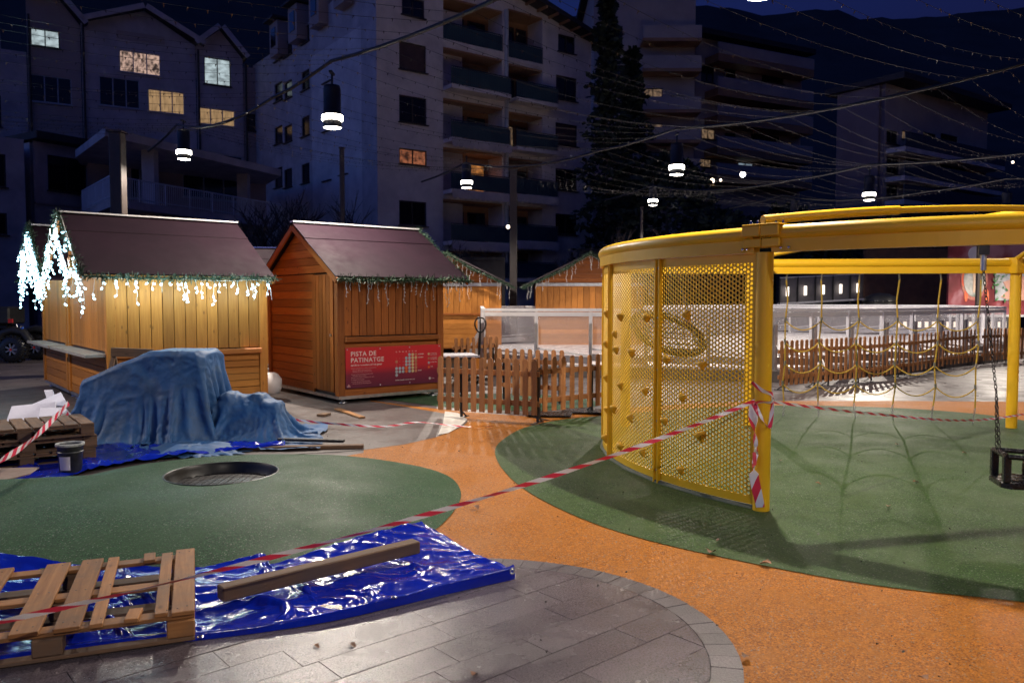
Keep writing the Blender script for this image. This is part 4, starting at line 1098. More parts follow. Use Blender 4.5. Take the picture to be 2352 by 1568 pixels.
icicles(FM0, [((-.33,0,e1),(-.36,.6,ZE+.45)),((-.40,.3,e1+.3),(-.33,1.15,ZR)),((-.33,1.15,ZR),(-.40,1.9,ZE+.35)),((-.38,1.3,ZR-.25),(-.33,2.4,e1-.1))], 'dense glowing cold lights over the gable at the far left edge', True, 13, seed=5, zmax=.62, bs=1.6)
icicles(FM2, [((-.02,-.20,e2-.02),(L2+.30,-.20,e2-.02))], 'unlit white icicle light cords hanging from the eave of the banner stall', False, 9, seed=6, zmax=.42)
icicles(FM4, [((-.3,-.36,2.0),(L4/2,-.36,2.95)),((L4/2,-.36,2.95),(L4+.3,-.36,2.0))], 'unlit icicle cords on the far garlanded gable', False, 7, seed=8, zmax=.5)
icicles(FM6, [((L6/2,-.36,2.95),(L6+.3,-.36,2.0)),((L6*.3,-.1,2.2),(L6*.75,-.1,2.2))], 'unlit icicle cords on the far stall beside the brown post', False, 7, seed=9, zmax=.5)
for k in range(8):
    for FMx, P_ in ((FM1, (.1+k*.29,-.36,e1-.20)),):
        ld = bpy.data.lights.new('icicle_glow', 'POINT'); ld.energy = 6.5; ld.color = (.62,.92,1.0); ld.shadow_soft_size = .05
        lo = bpy.data.objects.new('icicle_glow', ld); COL.objects.link(lo); lo.location = FMx @ Vector(P_)
for FMx, P_ in ((FM1, (-.40,.5,2.1)),(FM1, (-.40,1.4,2.6)),(FM1, (-.40,2.3,2.1)),(FM0, (-.40,.5,2.2)),(FM0, (-.40,1.6,2.2))):
    ld = bpy.data.lights.new('icicle_glow', 'POINT'); ld.energy = 7.0; ld.color = (.70,.95,1.0); ld.shadow_soft_size = .06
    lo = bpy.data.objects.new('icicle_glow', ld); COL.objects.link(lo); lo.location = FMx @ Vector(P_)
# small wooden star ornament on the glowing stall
p = FM1 @ Vector((-.16, .30, 2.14)); st = MB(frame(p, RZ1-R(90))); pts = [((.06 if k % 2 else .13)*math.sin(k*math.pi/5), (.06 if k%2 else .13)*math.cos(k*math.pi/5)) for k in range(10)]
st.add([(x,-.22,z) for x, z in pts]+[(x,-.19,z) for x, z in pts], [tuple(range(10)), tuple(range(19,9,-1))] + [(i,(i+1)%10,(i+1)%10+10,i+10) for i in range(10)])
tag(st.build('wooden_star', M['larch'], origin=p), 'small pale wooden star fixed at the front corner of the glowing stall roof', 'ornament')

# ---- red banner on stall 2
def text(s, size, M4, mat, name, parent, ext=.0015, spacing=1.0, align='LEFT', wscale=1.0):
    cu = bpy.data.curves.new(name, 'FONT'); cu.body = s; cu.size = size; cu.extrude = ext; cu.space_character = spacing; cu.align_x = align; cu.offset = size*.012
    o = bpy.data.objects.new(name, cu); COL.objects.link(o); dg = bpy.context.evaluated_depsgraph_get(); dg.update()
    me = bpy.data.meshes.new_from_object(o.evaluated_get(dg)); bpy.data.objects.remove(o, do_unlink=True)
    for v in me.vertices: v.co.x *= wscale
    inv = rootm(parent).inverted(); me.transform(inv @ M4); me.materials.clear(); me.materials.append(mat)
    q = bpy.data.objects.new(name, me); COL.objects.link(q); q.parent = parent; return q
m, n, l, b = nt('banner_print'); tc = n.new('ShaderNodeTexCoord'); sx = n.new('ShaderNodeSeparateXYZ'); l.new(tc.outputs['Generated'], sx.inputs[0])
rr = rampn(n, [(0,(.10,.008,.035)),(.32,(.20,.012,.04)),(.5,(.52,.015,.03)),(1,(.60,.02,.03))], sx.outputs[2], l); l.new(rr.outputs[0], b.inputs['Base Color']); b.inputs['Roughness'].default_value = .4
BX0, BX1, BZ0, BZ1 = .12, 1.86, .235, .87
bn = thing('banner', 'dark red printed banner reading PISTA DE PATINATGE on the stall front', 'banner', FM2 @ Vector((BX0,-.02,BZ0)), RZ2)
MB(FM2).box2((BX0,-.012,BZ0),(BX1,-.002,BZ1)).build('banner_sheet', m, bn)
wt = pmat('print_white', (.80,.74,.70), None, 5, .5, .1, 0); pk = pmat('print_pink', (.62,.30,.30), None, 5, .5, .1, 0)
BW, BH = BX1-BX0, BZ1-BZ0
def bmx(fx, fz): return FM2 @ Matrix.Translation((BX0+fx*BW, -.0135, BZ0+fz*BH)) @ Matrix.Rotation(R(90), 4, 'X')
text('PISTA DE', .100, bmx(.05,.79), wt, 'lettering', bn, spacing=1.12)
text('PATINATGE', .100, bmx(.05,.635), wt, 'lettering', bn, spacing=1.12)
text('del 28 de novembre al 9 de gener', .040, bmx(.05,.545), wt, 'lettering', bn)
for k, (s, z) in enumerate([('PREUS I HORARIS DE LA PISTA DE PATINATGE', .475), ('Horari de dilluns a divendres de tarda', .43), ('Dissabtes, diumenges i festius tot el dia', .395), ('Preu per sessió amb lloguer de patins inclòs', .33), ('Abonament de deu sessions', .295), ('Els menors han d’anar acompanyats d’un adult', .25), ('És obligatori l’ús de guants', .20), ('Tancat els dies assenyalats al calendari', .15), ('Entrada gratuïta per als acompanyants', .105)]):
    text(s, .021, bmx(.055+.012*(k in (1,2,4,8)), z), pk, 'small_print', bn, ext=.0008)
circ = {'b': pmat('print_pale_blue', (.42,.52,.58), None, 5), 'y': pmat('print_cream', (.72,.58,.30), None, 5), 'o': pmat('print_tan', (.55,.22,.12), None, 5), 'r': pmat('print_orange', (.85,.16,.03), None, 5)}
rows = ['....byo', '...bbyy', 'o..bbyo', '...bbyo', 'bbbrbyo', 'bbbrbyo', 'b......']
rows = ['....byo','...bbyy','o..bbyo','...bbyo','bbbrbyo','bbbrbyo','b......']
cols = {}; num = 26
for ri, rw_ in enumerate(rows):
    for ci, ch in enumerate(rw_):
        fx = .515+ci*.0345; fz = .765-ri*.0845
        if ch != '.':
            mbx = cols.setdefault(ch, MB()); Mx = bmx(fx, fz); mbx.add([Mx @ Vector((.0245*math.cos(a*math.pi/8), .0245*math.sin(a*math.pi/8), .001)) for a in range(16)], [tuple(range(16))])
        elif ri > 0 and not (ri == 6):
            text(str(ri*7+ci-6), .022, bmx(fx, fz-.012), pk, 'small_print', bn, align='CENTER', ext=.0006)
for ch, mbx in cols.items(): mbx.build('calendar_dots', circ[ch], bn)
for ci, s in enumerate(['DL','DT','DC','DJ','DV','DS','DG']): text(s, .020, bmx(.515+ci*.0345, .84), wt, 'small_print', bn, align='CENTER')
for s, fz in (('NOVEMBRE',.755),('DESEMBRE',.67),('GENER',.335)): text(s, .022, bmx(.745, fz), wt, 'small_print', bn)
for k, (ch, s1, s2) in enumerate([('y','de 10.00 a 13.00','i de 16.00 a 21.00'),('o','de 10.00 a 14.00','i de 15.00 a 21.00'),('b','de 17.00 a 21.00',''),('r','Tancat','')]):
    fz = .76-k*.115; Mx = bmx(.865, fz); MB().add([Mx @ Vector((.021*math.cos(a*math.pi/8), .021*math.sin(a*math.pi/8), .001)) for a in range(16)], [tuple(range(16))]).build('legend_dot', circ[ch], bn)
    text(s1, .0175, bmx(.885, fz+.005), wt, 'small_print', bn); 
    if s2: text(s2, .0175, bmx(.885, fz-.035), wt, 'small_print', bn)
text('Activitat adaptada a menors de 12 anys', .023, bmx(.50,.12), wt, 'small_print', bn)
lg = MB(); Mx = bmx(.875,.12); lg.add([Mx @ Vector((.022*math.cos(a*math.pi/3), .022*math.sin(a*math.pi/3), .001)) for a in range(6)], [tuple(range(6))]); lg.build('emblem', wt, bn)
text('Comú', .022, bmx(.893,.108), wt, 'small_print', bn)
lg = MB(); Mx = bmx(.03,.05); lg.add([Mx @ Vector(p) for p in [(-.02,-.01,.001),(.03,-.01,.001),(.02,.012,.001),(-.005,.04,.001),(-.02,.02,.001)]], [(0,1,2,3,4)]); lg.build('emblem', pk, bn)
scr = MB(FM2)
for x in (BX0+.03, BX0+.6, BX1-.6, BX1-.03):
    for z in (BZ0+.03, BZ1-.03): scr.lathe((x,-.014,z), [(.001,.006),(.012,0)], 8, axis=Matrix.Rotation(R(90),3,'X'))
scr.build('fixing_screw', M['steel'], bn)

# ================================================================== PICKET FENCES
def picket_panel(n, w, label, loc, rz, feet=(.2,.8), H=.74, z0=.10, grp='low wooden picket fence panels round the rink', pw=.075):
    t = thing('picket_fence', label, 'fence', loc, rz, grp); FM = frame(loc, rz); rnd = random.Random(n*3+1)
    for zz in (z0+.15, z0+H-.20): MB(FM).box2((0,.0,zz-.035),(w,.022,zz+.035)).build('rail', M['picket'], t, bevel=.003)
    me = None
    for k in range(n):
        x = (k+.5)*w/n; a = [(-pw/2,0),(pw/2,0),(pw/2,H-pw/2)]+[(pw/2*math.cos(q*math.pi/5), H-pw/2+pw/2*math.sin(q*math.pi/5)) for q in range(1,5)]+[(-pw/2,H-pw/2)]
        V = [(p[0],0,p[1]) for p in a]+[(p[0],.018,p[1]) for p in a]; m_ = len(a); ru = rnd.random()*9
        mb = MB(FM @ Matrix.Translation((x, -.019, z0+rnd.uniform(-.004,.004))))
        mb.add(V, [tuple(range(m_)), tuple(range(2*m_-1,m_-1,-1))]+[((i+1)%m_, i, i+m_, (i+1)%m_+m_) for i in range(m_)],
               [[(p[1]+ru, p[0]+ru) for p in a]]+[[(p[1]+ru, p[0]+ru) for p in a][::-1]]+[[(a[(i+1)%m_][1]+ru, 0),(a[i][1]+ru,0),(a[i][1]+ru,.02),(a[(i+1)%m_][1]+ru,.02)] for i in range(m_)])
        mb.build('picket', M['picket'], t)
    for fx in feet:
        x = w*fx; mb = MB(FM); mb.box2((x-.018,.022,0),(x+.018,.04,z0+H-.15)); mb.box2((x-.022,-.16,0),(x+.022,.22,.012)); mb.beam((x,.03,.10),(x,.16,.012),.02,.012); mb.build('foot_post', M['black'], t)
    return t
def place_fence(u0, v0, u1, v1, n, label, src=None, feet=(.2,.8), H=.74):
    """from ground pixels of the panel's two ends"""
    a = G(u0, v0); b = G(u1, v1); d = b-a; w = d.length; rz = math.atan2(d.y, d.x)
    return picket_panel(n, w, label, (a.x, a.y, 0), rz, feet, H)
place_fence(1004, 956, 1238, 972, 12, 'brown picket fence panel nearest the red banner, standing on the green strip', feet=(.24,.98))
place_fence(1218, 965, 1400, 944, 9, 'brown picket fence panel just left of the curved yellow wall', feet=(.12,.78))
place_fence(1140, 918, 1300, 930, 9, 'second row brown picket panel seen through the gaps of the front one', feet=(.1,.9))
place_fence(1040, 872, 1145, 862, 8, 'low picket panel in front of the far orange stall, behind the pallet jack', feet=(.1,.9))
RF = [(1787,899,1888,889,9),(1890,888,1988,878,9),(1990,880,2078,864,9),(2080,866,2168,850,9),(2160,849,2248,838,10),(2255,838,2300,834,6),(2302,834,2372,832,9)]
RL = ['picket panel behind the rope net beside the yellow post','picket panel behind the second rope of the net','picket panel behind the middle of the rope net','picket panel behind the fifth rope of the net','picket panel left of the swing chain, sagging slightly','short picket panel just behind the swing chain','picket panel behind the far yellow post at the right']
for q, lb in zip(RF, RL): place_fence(*q[:5], lb, feet=(.15,.85), H=.80)
# mats that weigh the fence feet down
for u, v, lb in [(1262, 955, 'flat black rubber mat under the fence foot left of the yellow wall'), (1340, 948, 'flat black rubber mat half hidden behind the yellow wall')]:
    p = G(u, v); tag(MB(frame(p, R(-8))).box((0,0,.03),(.62,.42,.02)).build('rubber_mat', M['rubberblk'], origin=p, bevel=.005), lb, 'mat')

# ================================================================== ICE RINK
RK = [(-.62,17.2),(2.8,16.6),(5.2,15.9),(8.2,17.6),(13.6,22.0),(16.5,30),(11,35),(4,26.2),(1,25.4),(-.95,24.9)]
def off(poly, d):
    out = []; n = len(poly)
    for i in range(n):
        p0, p1, p2 = Vector(poly[i-1]), Vector(poly[i]), Vector(poly[(i+1)%n]); a = (p1-p0).normalized(); b = (p2-p1).normalized()
        nn = Vector((a.y,-a.x)) + Vector((b.y,-b.x)); nn.normalize(); out.append(tuple(p1 + nn*d))
    return out
ZI = .25; ZRAIL = 1.40
o = MB().prism(off(RK,.35), .0, ZI-.04).build('rink_platform', M['deck']); o['kind'] = 'structure'
o = MB().prism(RK, ZI-.039, ZI).build('ice_surface', M['ice']); o['kind'] = 'structure'
pol = MB().prism(off(RK,.36), ZI-.10, ZI-.05)
rb = thing('rink_barrier', 'white framed clear panel barrier round the skating rink', 'barrier', (RK[0][0], RK[0][1], 0))
gl, n, l, b = nt('clear_panel'); b.inputs['Base Color'].default_value = (.62,.60,.63,1); b.inputs['Alpha'].default_value = .20; b.inputs['Roughness'].default_value = .15; b.inputs['Specular IOR Level'].default_value = .35
wp = M['white']
for i in range(len(RK)):
    a, c = Vector((*RK[i],0)), Vector((*RK[(i+1)%len(RK)],0)); L = (c-a).length; k = max(1, round(L/1.35)); 
    for j in range(k):
        p, q = a.lerp(c, j/k), a.lerp(c, (j+1)/k); dr = (q-p).normalized(); nrm = Vector((dr.y,-dr.x,0))
        MB().beam(p+Vector((0,0,ZRAIL)), q+Vector((0,0,ZRAIL)), .09, .06).build('top_rail', wp, rb)
        MB().beam(p+dr*.035+Vector((0,0,ZRAIL-.09)), q-dr*.035+Vector((0,0,ZRAIL-.09)), .04, .09).build('frame_bar', M['alu'], rb)
        MB().beam(p+dr*.035+Vector((0,0,ZI+.15)), q-dr*.035+Vector((0,0,ZI+.08)), .035, .15).build('kick_board', M['steel'], rb)
        MB().beam(p+dr*.035+nrm*.022+Vector((0,0,ZI+.33)), q-dr*.035+nrm*.022+Vector((0,0,ZI+.18)), .03, .04).build('frame_bar', M['alu'], rb)
        solid = False
        MB().beam(p+dr*.04+Vector((0,0,(ZI+.17+ZRAIL-.14)/2)), q-dr*.04+Vector((0,0,(ZI+.17+ZRAIL-.14)/2)), .012, ZRAIL-.14-ZI-.17).build('clear_panel', M['white'] if solid else gl, rb)
        mb = MB(); mb.box2((-.035,-.035,ZI),(.035,.035,ZRAIL-.04)); mb.v = [Matrix.Rotation(math.atan2(dr.y,dr.x),4,'Z') @ v + p for v in mb.v]; mb.build('post', M['alu'], rb)
        if nrm.y < .3 :
            mb = MB(); mb.beam(p+nrm*.09+Vector((0,0,.02)), p+nrm*.09+Vector((0,0,1.12)), .06, .06, (1,0,0)); mb.beam(p+nrm*.36+Vector((0,0,.22)), p+nrm*.1+Vector((0,0,.72)), .035, .02, (1,0,0)); mb.build('brace', M['steel'], rb)
# solid white board at the left end, behind the clear gate
# pallet jack
p = G(1085, 884); pj = thing('pallet_jack', 'orange and black pallet jack with a looped handle in front of the rink corner', 'pallet jack', (p.x, p.y, 0), R(15)); FP = frame(p, R(15))
org = pmat('orange_enamel', (.75,.27,.03), (.65,.22,.02), 4, .4, .1, .05, 60)
mb = MB(FP); hz = 1.28
mb.tube([(.12,-.02,.35),(.13,-.06,.80),(.13,-.10,1.02)], [.03,.028,.022], 8); mb.build('drawbar', M['black'], pj)
loop = [(.13+.105*math.sin(q*math.pi/8)*(1 if True else 0)*(1-.18*math.cos(q*math.pi/8)), -.12, 1.14-.14*math.cos(q*math.pi/8)) for q in range(16)]
mb = MB(FP); mb.tube(loop, .016, 6, closed=True); mb.tube([(.13,-.11,1.02),(.13,-.12,1.26)], .014, 6); mb.build('handle_loop', M['black'], pj)
MB(FP).box((.12,.0,.36),(.20,.16,.30)).build('pump_housing', org, pj, bevel=.02)
for x in (-.05,.29): MB(FP).beam((x,.05,.10),(x-.0,1.15,.10),.15,.06).build('fork', M['black'], pj)
for s in (.07,.17): 
    mb = MB(FP); mb.lathe((s,-.02,.09), [(.001,-.025),(.085,-.025),(.09,0),(.085,.025),(.001,.025)], 14, axis=Matrix.Rotation(R(90),3,'Y')); mb.build('wheel', M['rubberblk'], pj)
tag(MB(FP).box((-.3,.3,.55),(.85,.8,.035)).build('white_board', M['sheet'], origin=p), 'flat white board lying across a load beside the pallet jack', 'board')
lb_ = thing('load_box', 'dark crate under the white board beside the pallet jack', 'crate', (p.x,p.y,0), R(15)); MB(FP).box((-.3,.32,.35),(.75,.65,.36)).build('crate_body', M['deck'], lb_, bevel=.01); MB(FP).box((-.3,-.02,.45),(.77,.03,.06)).build('slat', M['oldwood'], lb_)

# ================================================================== FAR RIGHT: ramp railing, mural, bin, made-up fence glow
t = thing('ramp_railing', 'pale mesh railing with small upright lights on the ramp behind the rink', 'railing', (at(1790,690,37).x, 37, 0))
a = at(1790, 690, 37); c = at(2030, 690, 38.5); n_ = 6
za, zb_ = at(1790,638,37).z, at(2000,627,38.5).z
for k in range(n_+1):
    q = a.lerp(c, k/n_); zt = za + (zb_-za)*k/n_
    MB().box2((q.x-.03,q.y-.03,0),(q.x+.03,q.y+.03,zt)).build('baluster', M['black'], t)
    MB().tube([(q.x+.35,q.y-.05,zt-.85),(q.x+.35,q.y-.05,zt-.42)], .07, 8).build('upright_light', emat('ramp_light_%d' % k, (1,.86,.72), 2.2, sampling=False), t)
for k in range(n_):
    p0, p1 = a.lerp(c, k/n_), a.lerp(c, (k+1)/n_); z0_, z1_ = za+(zb_-za)*k/n_, za+(zb_-za)*(k+1)/n_
    MB().add([(p0.x+.04,p0.y,z0_-1.15),(p1.x-.04,p1.y,z1_-1.15),(p1.x-.04,p1.y,z1_-.04),(p0.x+.04,p0.y,z0_-.04)], [(0,1,2,3)]).build('mesh_panel', pmat('grey_mesh_panel', (.16,.15,.16), None, 4) if k == 0 else bpy.data.materials['grey_mesh_panel'], t, solid=.02)
MB().beam((a.x,a.y,za),(c.x,c.y,zb_),.05,.05).build('handrail', M['alu'], t)
MB().beam((a.x,a.y,za-1.2),(c.x,c.y,zb_-1.2),.3,.08).build('ramp_edge', M['white'], t)
p = at(2022, 690, 34); t = thing('waste_bin', 'large dark domed bin beside the ramp railing, behind the rink rail', 'bin', (p.x,p.y,0)); MB().lathe((p.x,p.y,0), [(.62,0),(.66,.1),(.66,1.55),(.60,1.75),(.35,1.88),(.01,1.92)], 20).build('bin_body', M['black'], t); MB().lathe((p.x,p.y,1.5), [(.68,0),(.70,.03),(.70,.09),(.68,.12)], 20).build('lid_band', M['rubberblk'], t)
a = at(2178, 690, 33.5); c = at(2600, 690, 34.5); fm = Fac(a[:2], c[:2])
mu = thing('mural_board', 'bright red mural board with an oval forest picture and pale shapes', 'mural', fm.A, fm.rz)
mred, n, l, b = nt('mural_paint'); tc = n.new('ShaderNodeTexCoord'); t_ = noisen(n, l, tc.outputs['Object'], .7, 3, .5, .4)
rr = rampn(n, [(.35,(.14,.015,.02)),(.5,(.24,.035,.045)),(.62,(.42,.20,.23))], t_.outputs[0], l); l.new(rr.outputs[0], b.inputs['Base Color']); b.inputs['Roughness'].default_value = .6
zt = fm.px(2260, 556)[1]; MB(fm.M).box2((0,0,1.0),(fm.L,.12,zt)).build('board', mred, mu)
MB(fm.M).box2((-.06,-.03,.9),(fm.L,.15,1.0)).build('sill', M['alu'], mu)
def ell(cx, cz, rx, rz_, y, mat, name, n=28, pts=None):
    P = pts or [(cx+rx*math.cos(2*math.pi*k/n), cz+rz_*math.sin(2*math.pi*k/n)) for k in range(n)]; m_ = len(P)
    V = [(x,y,z) for x, z in P]+[(x,y+.02,z) for x, z in P]
    return MB(fm.M).add(V, [tuple(range(m_)), tuple(range(2*m_-1,m_-1,-1))]+[(i,(i+1)%m_,(i+1)%m_+m_,i+m_) for i in range(m_)]).build(name, mat, mu)
def mp(u, v): return fm.px(u, v)
frs = pmat('painted_snowy_forest', (.75,.72,.68), (.13,.18,.14), 2.6, .6, .1, 0)
c1 = mp(2237, 642); rx = mp(2262,640)[0]-mp(2237,640)[0]; rz_ = mp(2237,602)[1]-mp(2237,642)[1]
ell(c1[0], c1[1], rx*1.22, rz_*1.2, -.025, pmat('painted_gold_rim', (.62,.30,.22), (.35,.06,.05), 3), 'oval_rim'); ell(c1[0], c1[1], rx, rz_, -.05, frs, 'oval_picture')
c2 = mp(2240, 583); ell(c2[0], c2[1], mp(2257,583)[0]-c2[0], abs(mp(2240,566)[1]-c2[1]), -.03, M['white'], 'pale_disc')
ell(0,0,0,0,-.075, pmat('painted_candle', (.85,.62,.45), None, 2), 'pale_figure', pts=[mp(2229,608),mp(2243,612),mp(2245,640),mp(2240,672),mp(2232,672),mp(2233,640)][::-1])
ell(0,0,0,0,-.04, pmat('painted_pale_forest', (.62,.60,.63), (.30,.33,.32), 3), 'pale_backdrop', pts=[mp(2284,606),mp(2420,606),mp(2420,690),mp(2284,690)][::-1])
ell(0,0,0,0,-.062, pmat('painted_skin_tone', (.72,.42,.32), (.60,.30,.22), 1.5), 'pale_shape', pts=[mp(2302,648),mp(2322,640),mp(2340,632),mp(2365,640),mp(2390,690),mp(2320,690),mp(2296,682),mp(2312,668)][::-1])
lv = MB(fm.M); rnd = random.Random(4)
for k in range(26):
    x, z = mp(2286+rnd.uniform(-10,22), 645+rnd.uniform(-18,42)); a_ = rnd.uniform(0,6.28); s = rnd.uniform(.10,.24)
    lv.add([(x,-.07-k*.002,z),(x+s*math.cos(a_+.4)*.5,-.07-k*.002,z+s*math.sin(a_+.4)*.5),(x+s*math.cos(a_),-.07-k*.002,z+s*math.sin(a_)),(x+s*math.cos(a_-.4)*.5,-.07-k*.002,z+s*math.sin(a_-.4)*.5)], [(0,1,2,3)])
lv.build('painted_leaves', pmat('painted_green', (.10,.33,.10), (.04,.14,.05), 6), mu)
for u, v in ((2218,676),(2212,640),(2266,682)):
    q = mp(u, v); ell(q[0], q[1], .08, .32, -.03, pmat('painted_flame%d' % u, (.9,.25,.10), (.7,.06,.04), 3), 'painted_flame')
# glowing slots and seat made up for the bright gaps of a backlit fence
t = thing('fence_gap_glow', 'row of added glowing slots for the bright gaps of a backlit far picket fence', 'glow strip', (at(2050,690,36).x, 36, 0))
MB().beam(at(1960,733,37), at(2330,733,37), .35, .07).build('seat', M['shelf'], t)
for k in range(17):
    q = at(2062+k*16.5, 745, 36.9); MB().box(q, (.16,.02,.26)).build('glow_slot', bpy.data.materials.get('gap_glow') or emat('gap_glow', (1,.80,.62), 2.4, sampling=False), t)
t = thing('swing_banner_lamp', 'x', 'x', (0,0,0)); bpy.data.objects.remove(t)
# mural lit by an added unseen lamp beyond the right edge, none of its own
# ================================================================== PLAY FRAME
CX, CY, CR = 4.40, 8.33, 3.42
Y_ = M['yellow']
pf = thing('climbing_frame', 'big yellow curved pipe frame with a perforated climbing wall and swing beam', 'play frame', (CX, CY, 0))
def cpt(a, r=CR, z=0): return Vector((CX+r*math.cos(R(a)), CY+r*math.sin(R(a)), z))
ZT_ = 2.095; TRr = .061
def arcbeam(a0, a1, name='curved_beam'):
    n = max(6, int(abs(a1-a0)/2.0)); A = [a0+(a1-a0)*k/n for k in range(n+1)]
    MB().tube([cpt(a, CR, ZT_) for a in A], TRr, 20).build(name, Y_, pf)
    mb = MB(); V = []; w = .042
    for a in A: V += [cpt(a, CR-w, ZT_-.035), cpt(a, CR+w, ZT_-.035), cpt(a, CR+w, 1.958), cpt(a, CR-w, 1.958)]
    Fc = []
    for k in range(n):
        for q in range(4): Fc.append((4*k+q, 4*k+(q+1)%4, 4*k+4+(q+1)%4, 4*k+4+q))
    Fc += [(0,3,2,1), (4*n,4*n+1,4*n+2,4*n+3)]
    mb.add(V, Fc).build('beam_web', Y_, pf)
A1 = math.degrees(math.atan2(6.0-CY, 1.90-CX)) % 360
arcbeam(150, A1-1.2); arcbeam(A1+1.2, 318)
def straight(a, b):
    MB().tube([a, b], TRr*.95, 18).build('straight_beam', Y_, pf); MB().beam(a+Vector((0,0,-.085)), b+Vector((0,0,-.085)), .07, .085).build('beam_web', Y_, pf)
P1 = cpt(A1); P2 = cpt(150); P3 = Vector((3.03,10.15,0)); P4 = Vector((6.26,9.92,0)); P5 = cpt(305)
up2 = Vector((0,0,ZT_-.03))
straight(P2+up2, P3+up2); straight(P3+up2, P4+up2); straight(P4+up2, Vector((8.4,8.6,0))+up2)
def post(p, ztop=1.96, r=.063, z0=-.02):
    t_ = MB().tube([p+Vector((0,0,z0)), p+Vector((0,0,ztop))], r, 28).build('post', Y_, pf); return t_
for p in (P1, P2, P3, P4, P5, Vector((8.4,8.6,0))): post(p)
def clamp(p, ang, L=.30):
    FMc = frame((p.x, p.y, 0), ang)
    for s in (-1, 1):
        x0, x1 = (.003, L/2) if s > 0 else (-L/2, -.003)
        for y in (-1, 1):
            MB(FMc).box2((x0,min(y*.068,y*.086),ZT_-.02),(x1,max(y*.068,y*.086),ZT_+.062)).build('clamp_plate', Y_, pf, bevel=.006)
            MB(FMc).box2((x0,min(y*.044,y*.066),ZT_-.10),(x1,max(y*.044,y*.066),ZT_-.035)).build('clamp_plate', Y_, pf, bevel=.006)
        MB(FMc).box2((x0,-.088,ZT_+.063),(x1,.088,ZT_+.073)).build('clamp_plate', Y_, pf, bevel=.003)
        for x in (x0*.35+x1*.65-.0, x0*.75+x1*.25+.0):
            MB(FMc).lathe((x,-.05 if s<0 else .04,ZT_+.073), [(.014,0),(.014,.010),(.009,.011),(.009,.026),(.006,.030),(.001,.031)], 8).build('bolt', M['chrome'], pf)
tang = math.atan2(math.cos(R(A1)), -math.sin(R(A1)))
clamp(P1, tang + math.pi)
for dx in (-.16,-.12,.15,.21):
    pp = cpt(A1 + math.degrees(dx/CR), CR+.045, 1.985); MB().lathe(pp, [(.013,0),(.013,.008),(.007,.014),(.001,.015)], 8, axis=Matrix.Rotation(R(A1)-math.pi/2,3,'Z') @ Matrix.Rotation(R(-90),3,'X')).build('bolt', M['chrome'], pf)
MB(frame(P4, R(20))).box((0,0,2.03),(.20,.17,.20)).build('clamp_plate', Y_, pf, bevel=.01)
# perforated panels
def perf(a0, a1, z0, z1):
    L = R(abs(a1-a0))*CR; cp = .031; rp = .0358; ac = cp/1.5; ah = .0136; n = int((L-.05)/cp); m_ = int((z1-z0-.06)/rp)
    s0 = (L-(n-1)*cp)/2; mb = MB(); th = .004
    vd = {}; V = []; Fc = []
    def vid(s, z, r, key):
        k = (round(s*5000), round(z*5000), key)
        if k not in vd:
            vd[k] = len(V); a = a0 + math.degrees(s/CR)*(1 if a1 > a0 else -1); V.append(cpt(a, CR+r, z))
        return vd[k]
    zc0 = z0+.03+rp/2
    for i in range(n):
        for j in range(m_):
            sx_, zx = s0+i*cp, zc0+j*rp+(rp/2 if i % 2 else 0)
            if zx + rp/2 > z1-.01: continue
            for q in range(6):
                q2 = (q+1) % 6; A_, B_ = q*math.pi/3, q2*math.pi/3
                po = [(sx_+ac*math.cos(A_), zx+ac*math.sin(A_)), (sx_+ac*math.cos(B_), zx+ac*math.sin(B_))]
                pi_ = [(sx_+ah*math.cos(A_), zx+ah*math.sin(A_)), (sx_+ah*math.cos(B_), zx+ah*math.sin(B_))]
                f_ = [vid(*po[0],0,0), vid(*po[1],0,0), vid(*pi_[1],0,1), vid(*pi_[0],0,1)]
                b_ = [vid(*po[0],-th,2), vid(*po[1],-th,2), vid(*pi_[1],-th,3), vid(*pi_[0],-th,3)]
                Fc += [f_, b_[::-1], [f_[3], f_[2], b_[2], b_[3]]]
    mb.add(V, Fc); mb.build('perforated_panel', Y_, pf)
    def strip(sa, sb_, za, zb_, name='panel_frame', r=.002, t2=.006):
        nn = max(1, int((sb_-sa)/.08)); V = []
        for k in range(nn+1):
            a = a0 + math.degrees((sa+(sb_-sa)*k/nn)/CR)*(1 if a1 > a0 else -1)
            V += [cpt(a,CR+r,za), cpt(a,CR+r,zb_), cpt(a,CR+r-t2-th,zb_), cpt(a,CR+r-t2-th,za)]
        F2 = [(4*k+q, 4*k+(q+1)%4, 4*k+4+(q+1)%4, 4*k+4+q) for k in range(nn) for q in range(4)] + [(0,3,2,1),(4*nn,4*nn+1,4*nn+2,4*nn+3)]
        MB().add(V, F2).build(name, Y_, pf)
    strip(.0, L, z0, z0+.062); strip(.0, L, z1-.07, z1); strip(0, s0-.012, z0+.063, z1-.071); strip(L-s0+.012, L, z0+.063, z1-.071)
def stud(a):
    FMs = frame(cpt(a), R(a)); 
    MB(FMs).box2((.003,-.034,.0),(.016,.034,1.955)).build('stud', Y_, pf); MB(FMs).box2((.0165,-.034,.0),(.034,-.024,1.955)).build('stud_flange', Y_, pf); MB(FMs).box2((.0165,.024,.0),(.034,.034,1.955)).build('stud_flange', Y_, pf)
    for z in (.12, .55, 1.0, 1.45, 1.88): MB(FMs).lathe((.017,.0,z), [(.010,0),(.010,.006),(.001,.008)], 8, axis=Matrix.Rotation(R(90),3,'Y')).build('bolt', M['steel'], pf)
AS = [A1-1.1, 204.3, 186.0, 167.5]
for a0, a1 in zip(AS, AS[1:]): perf(a0, a1, .035, 1.955)
for a in AS[1:]: stud(a)
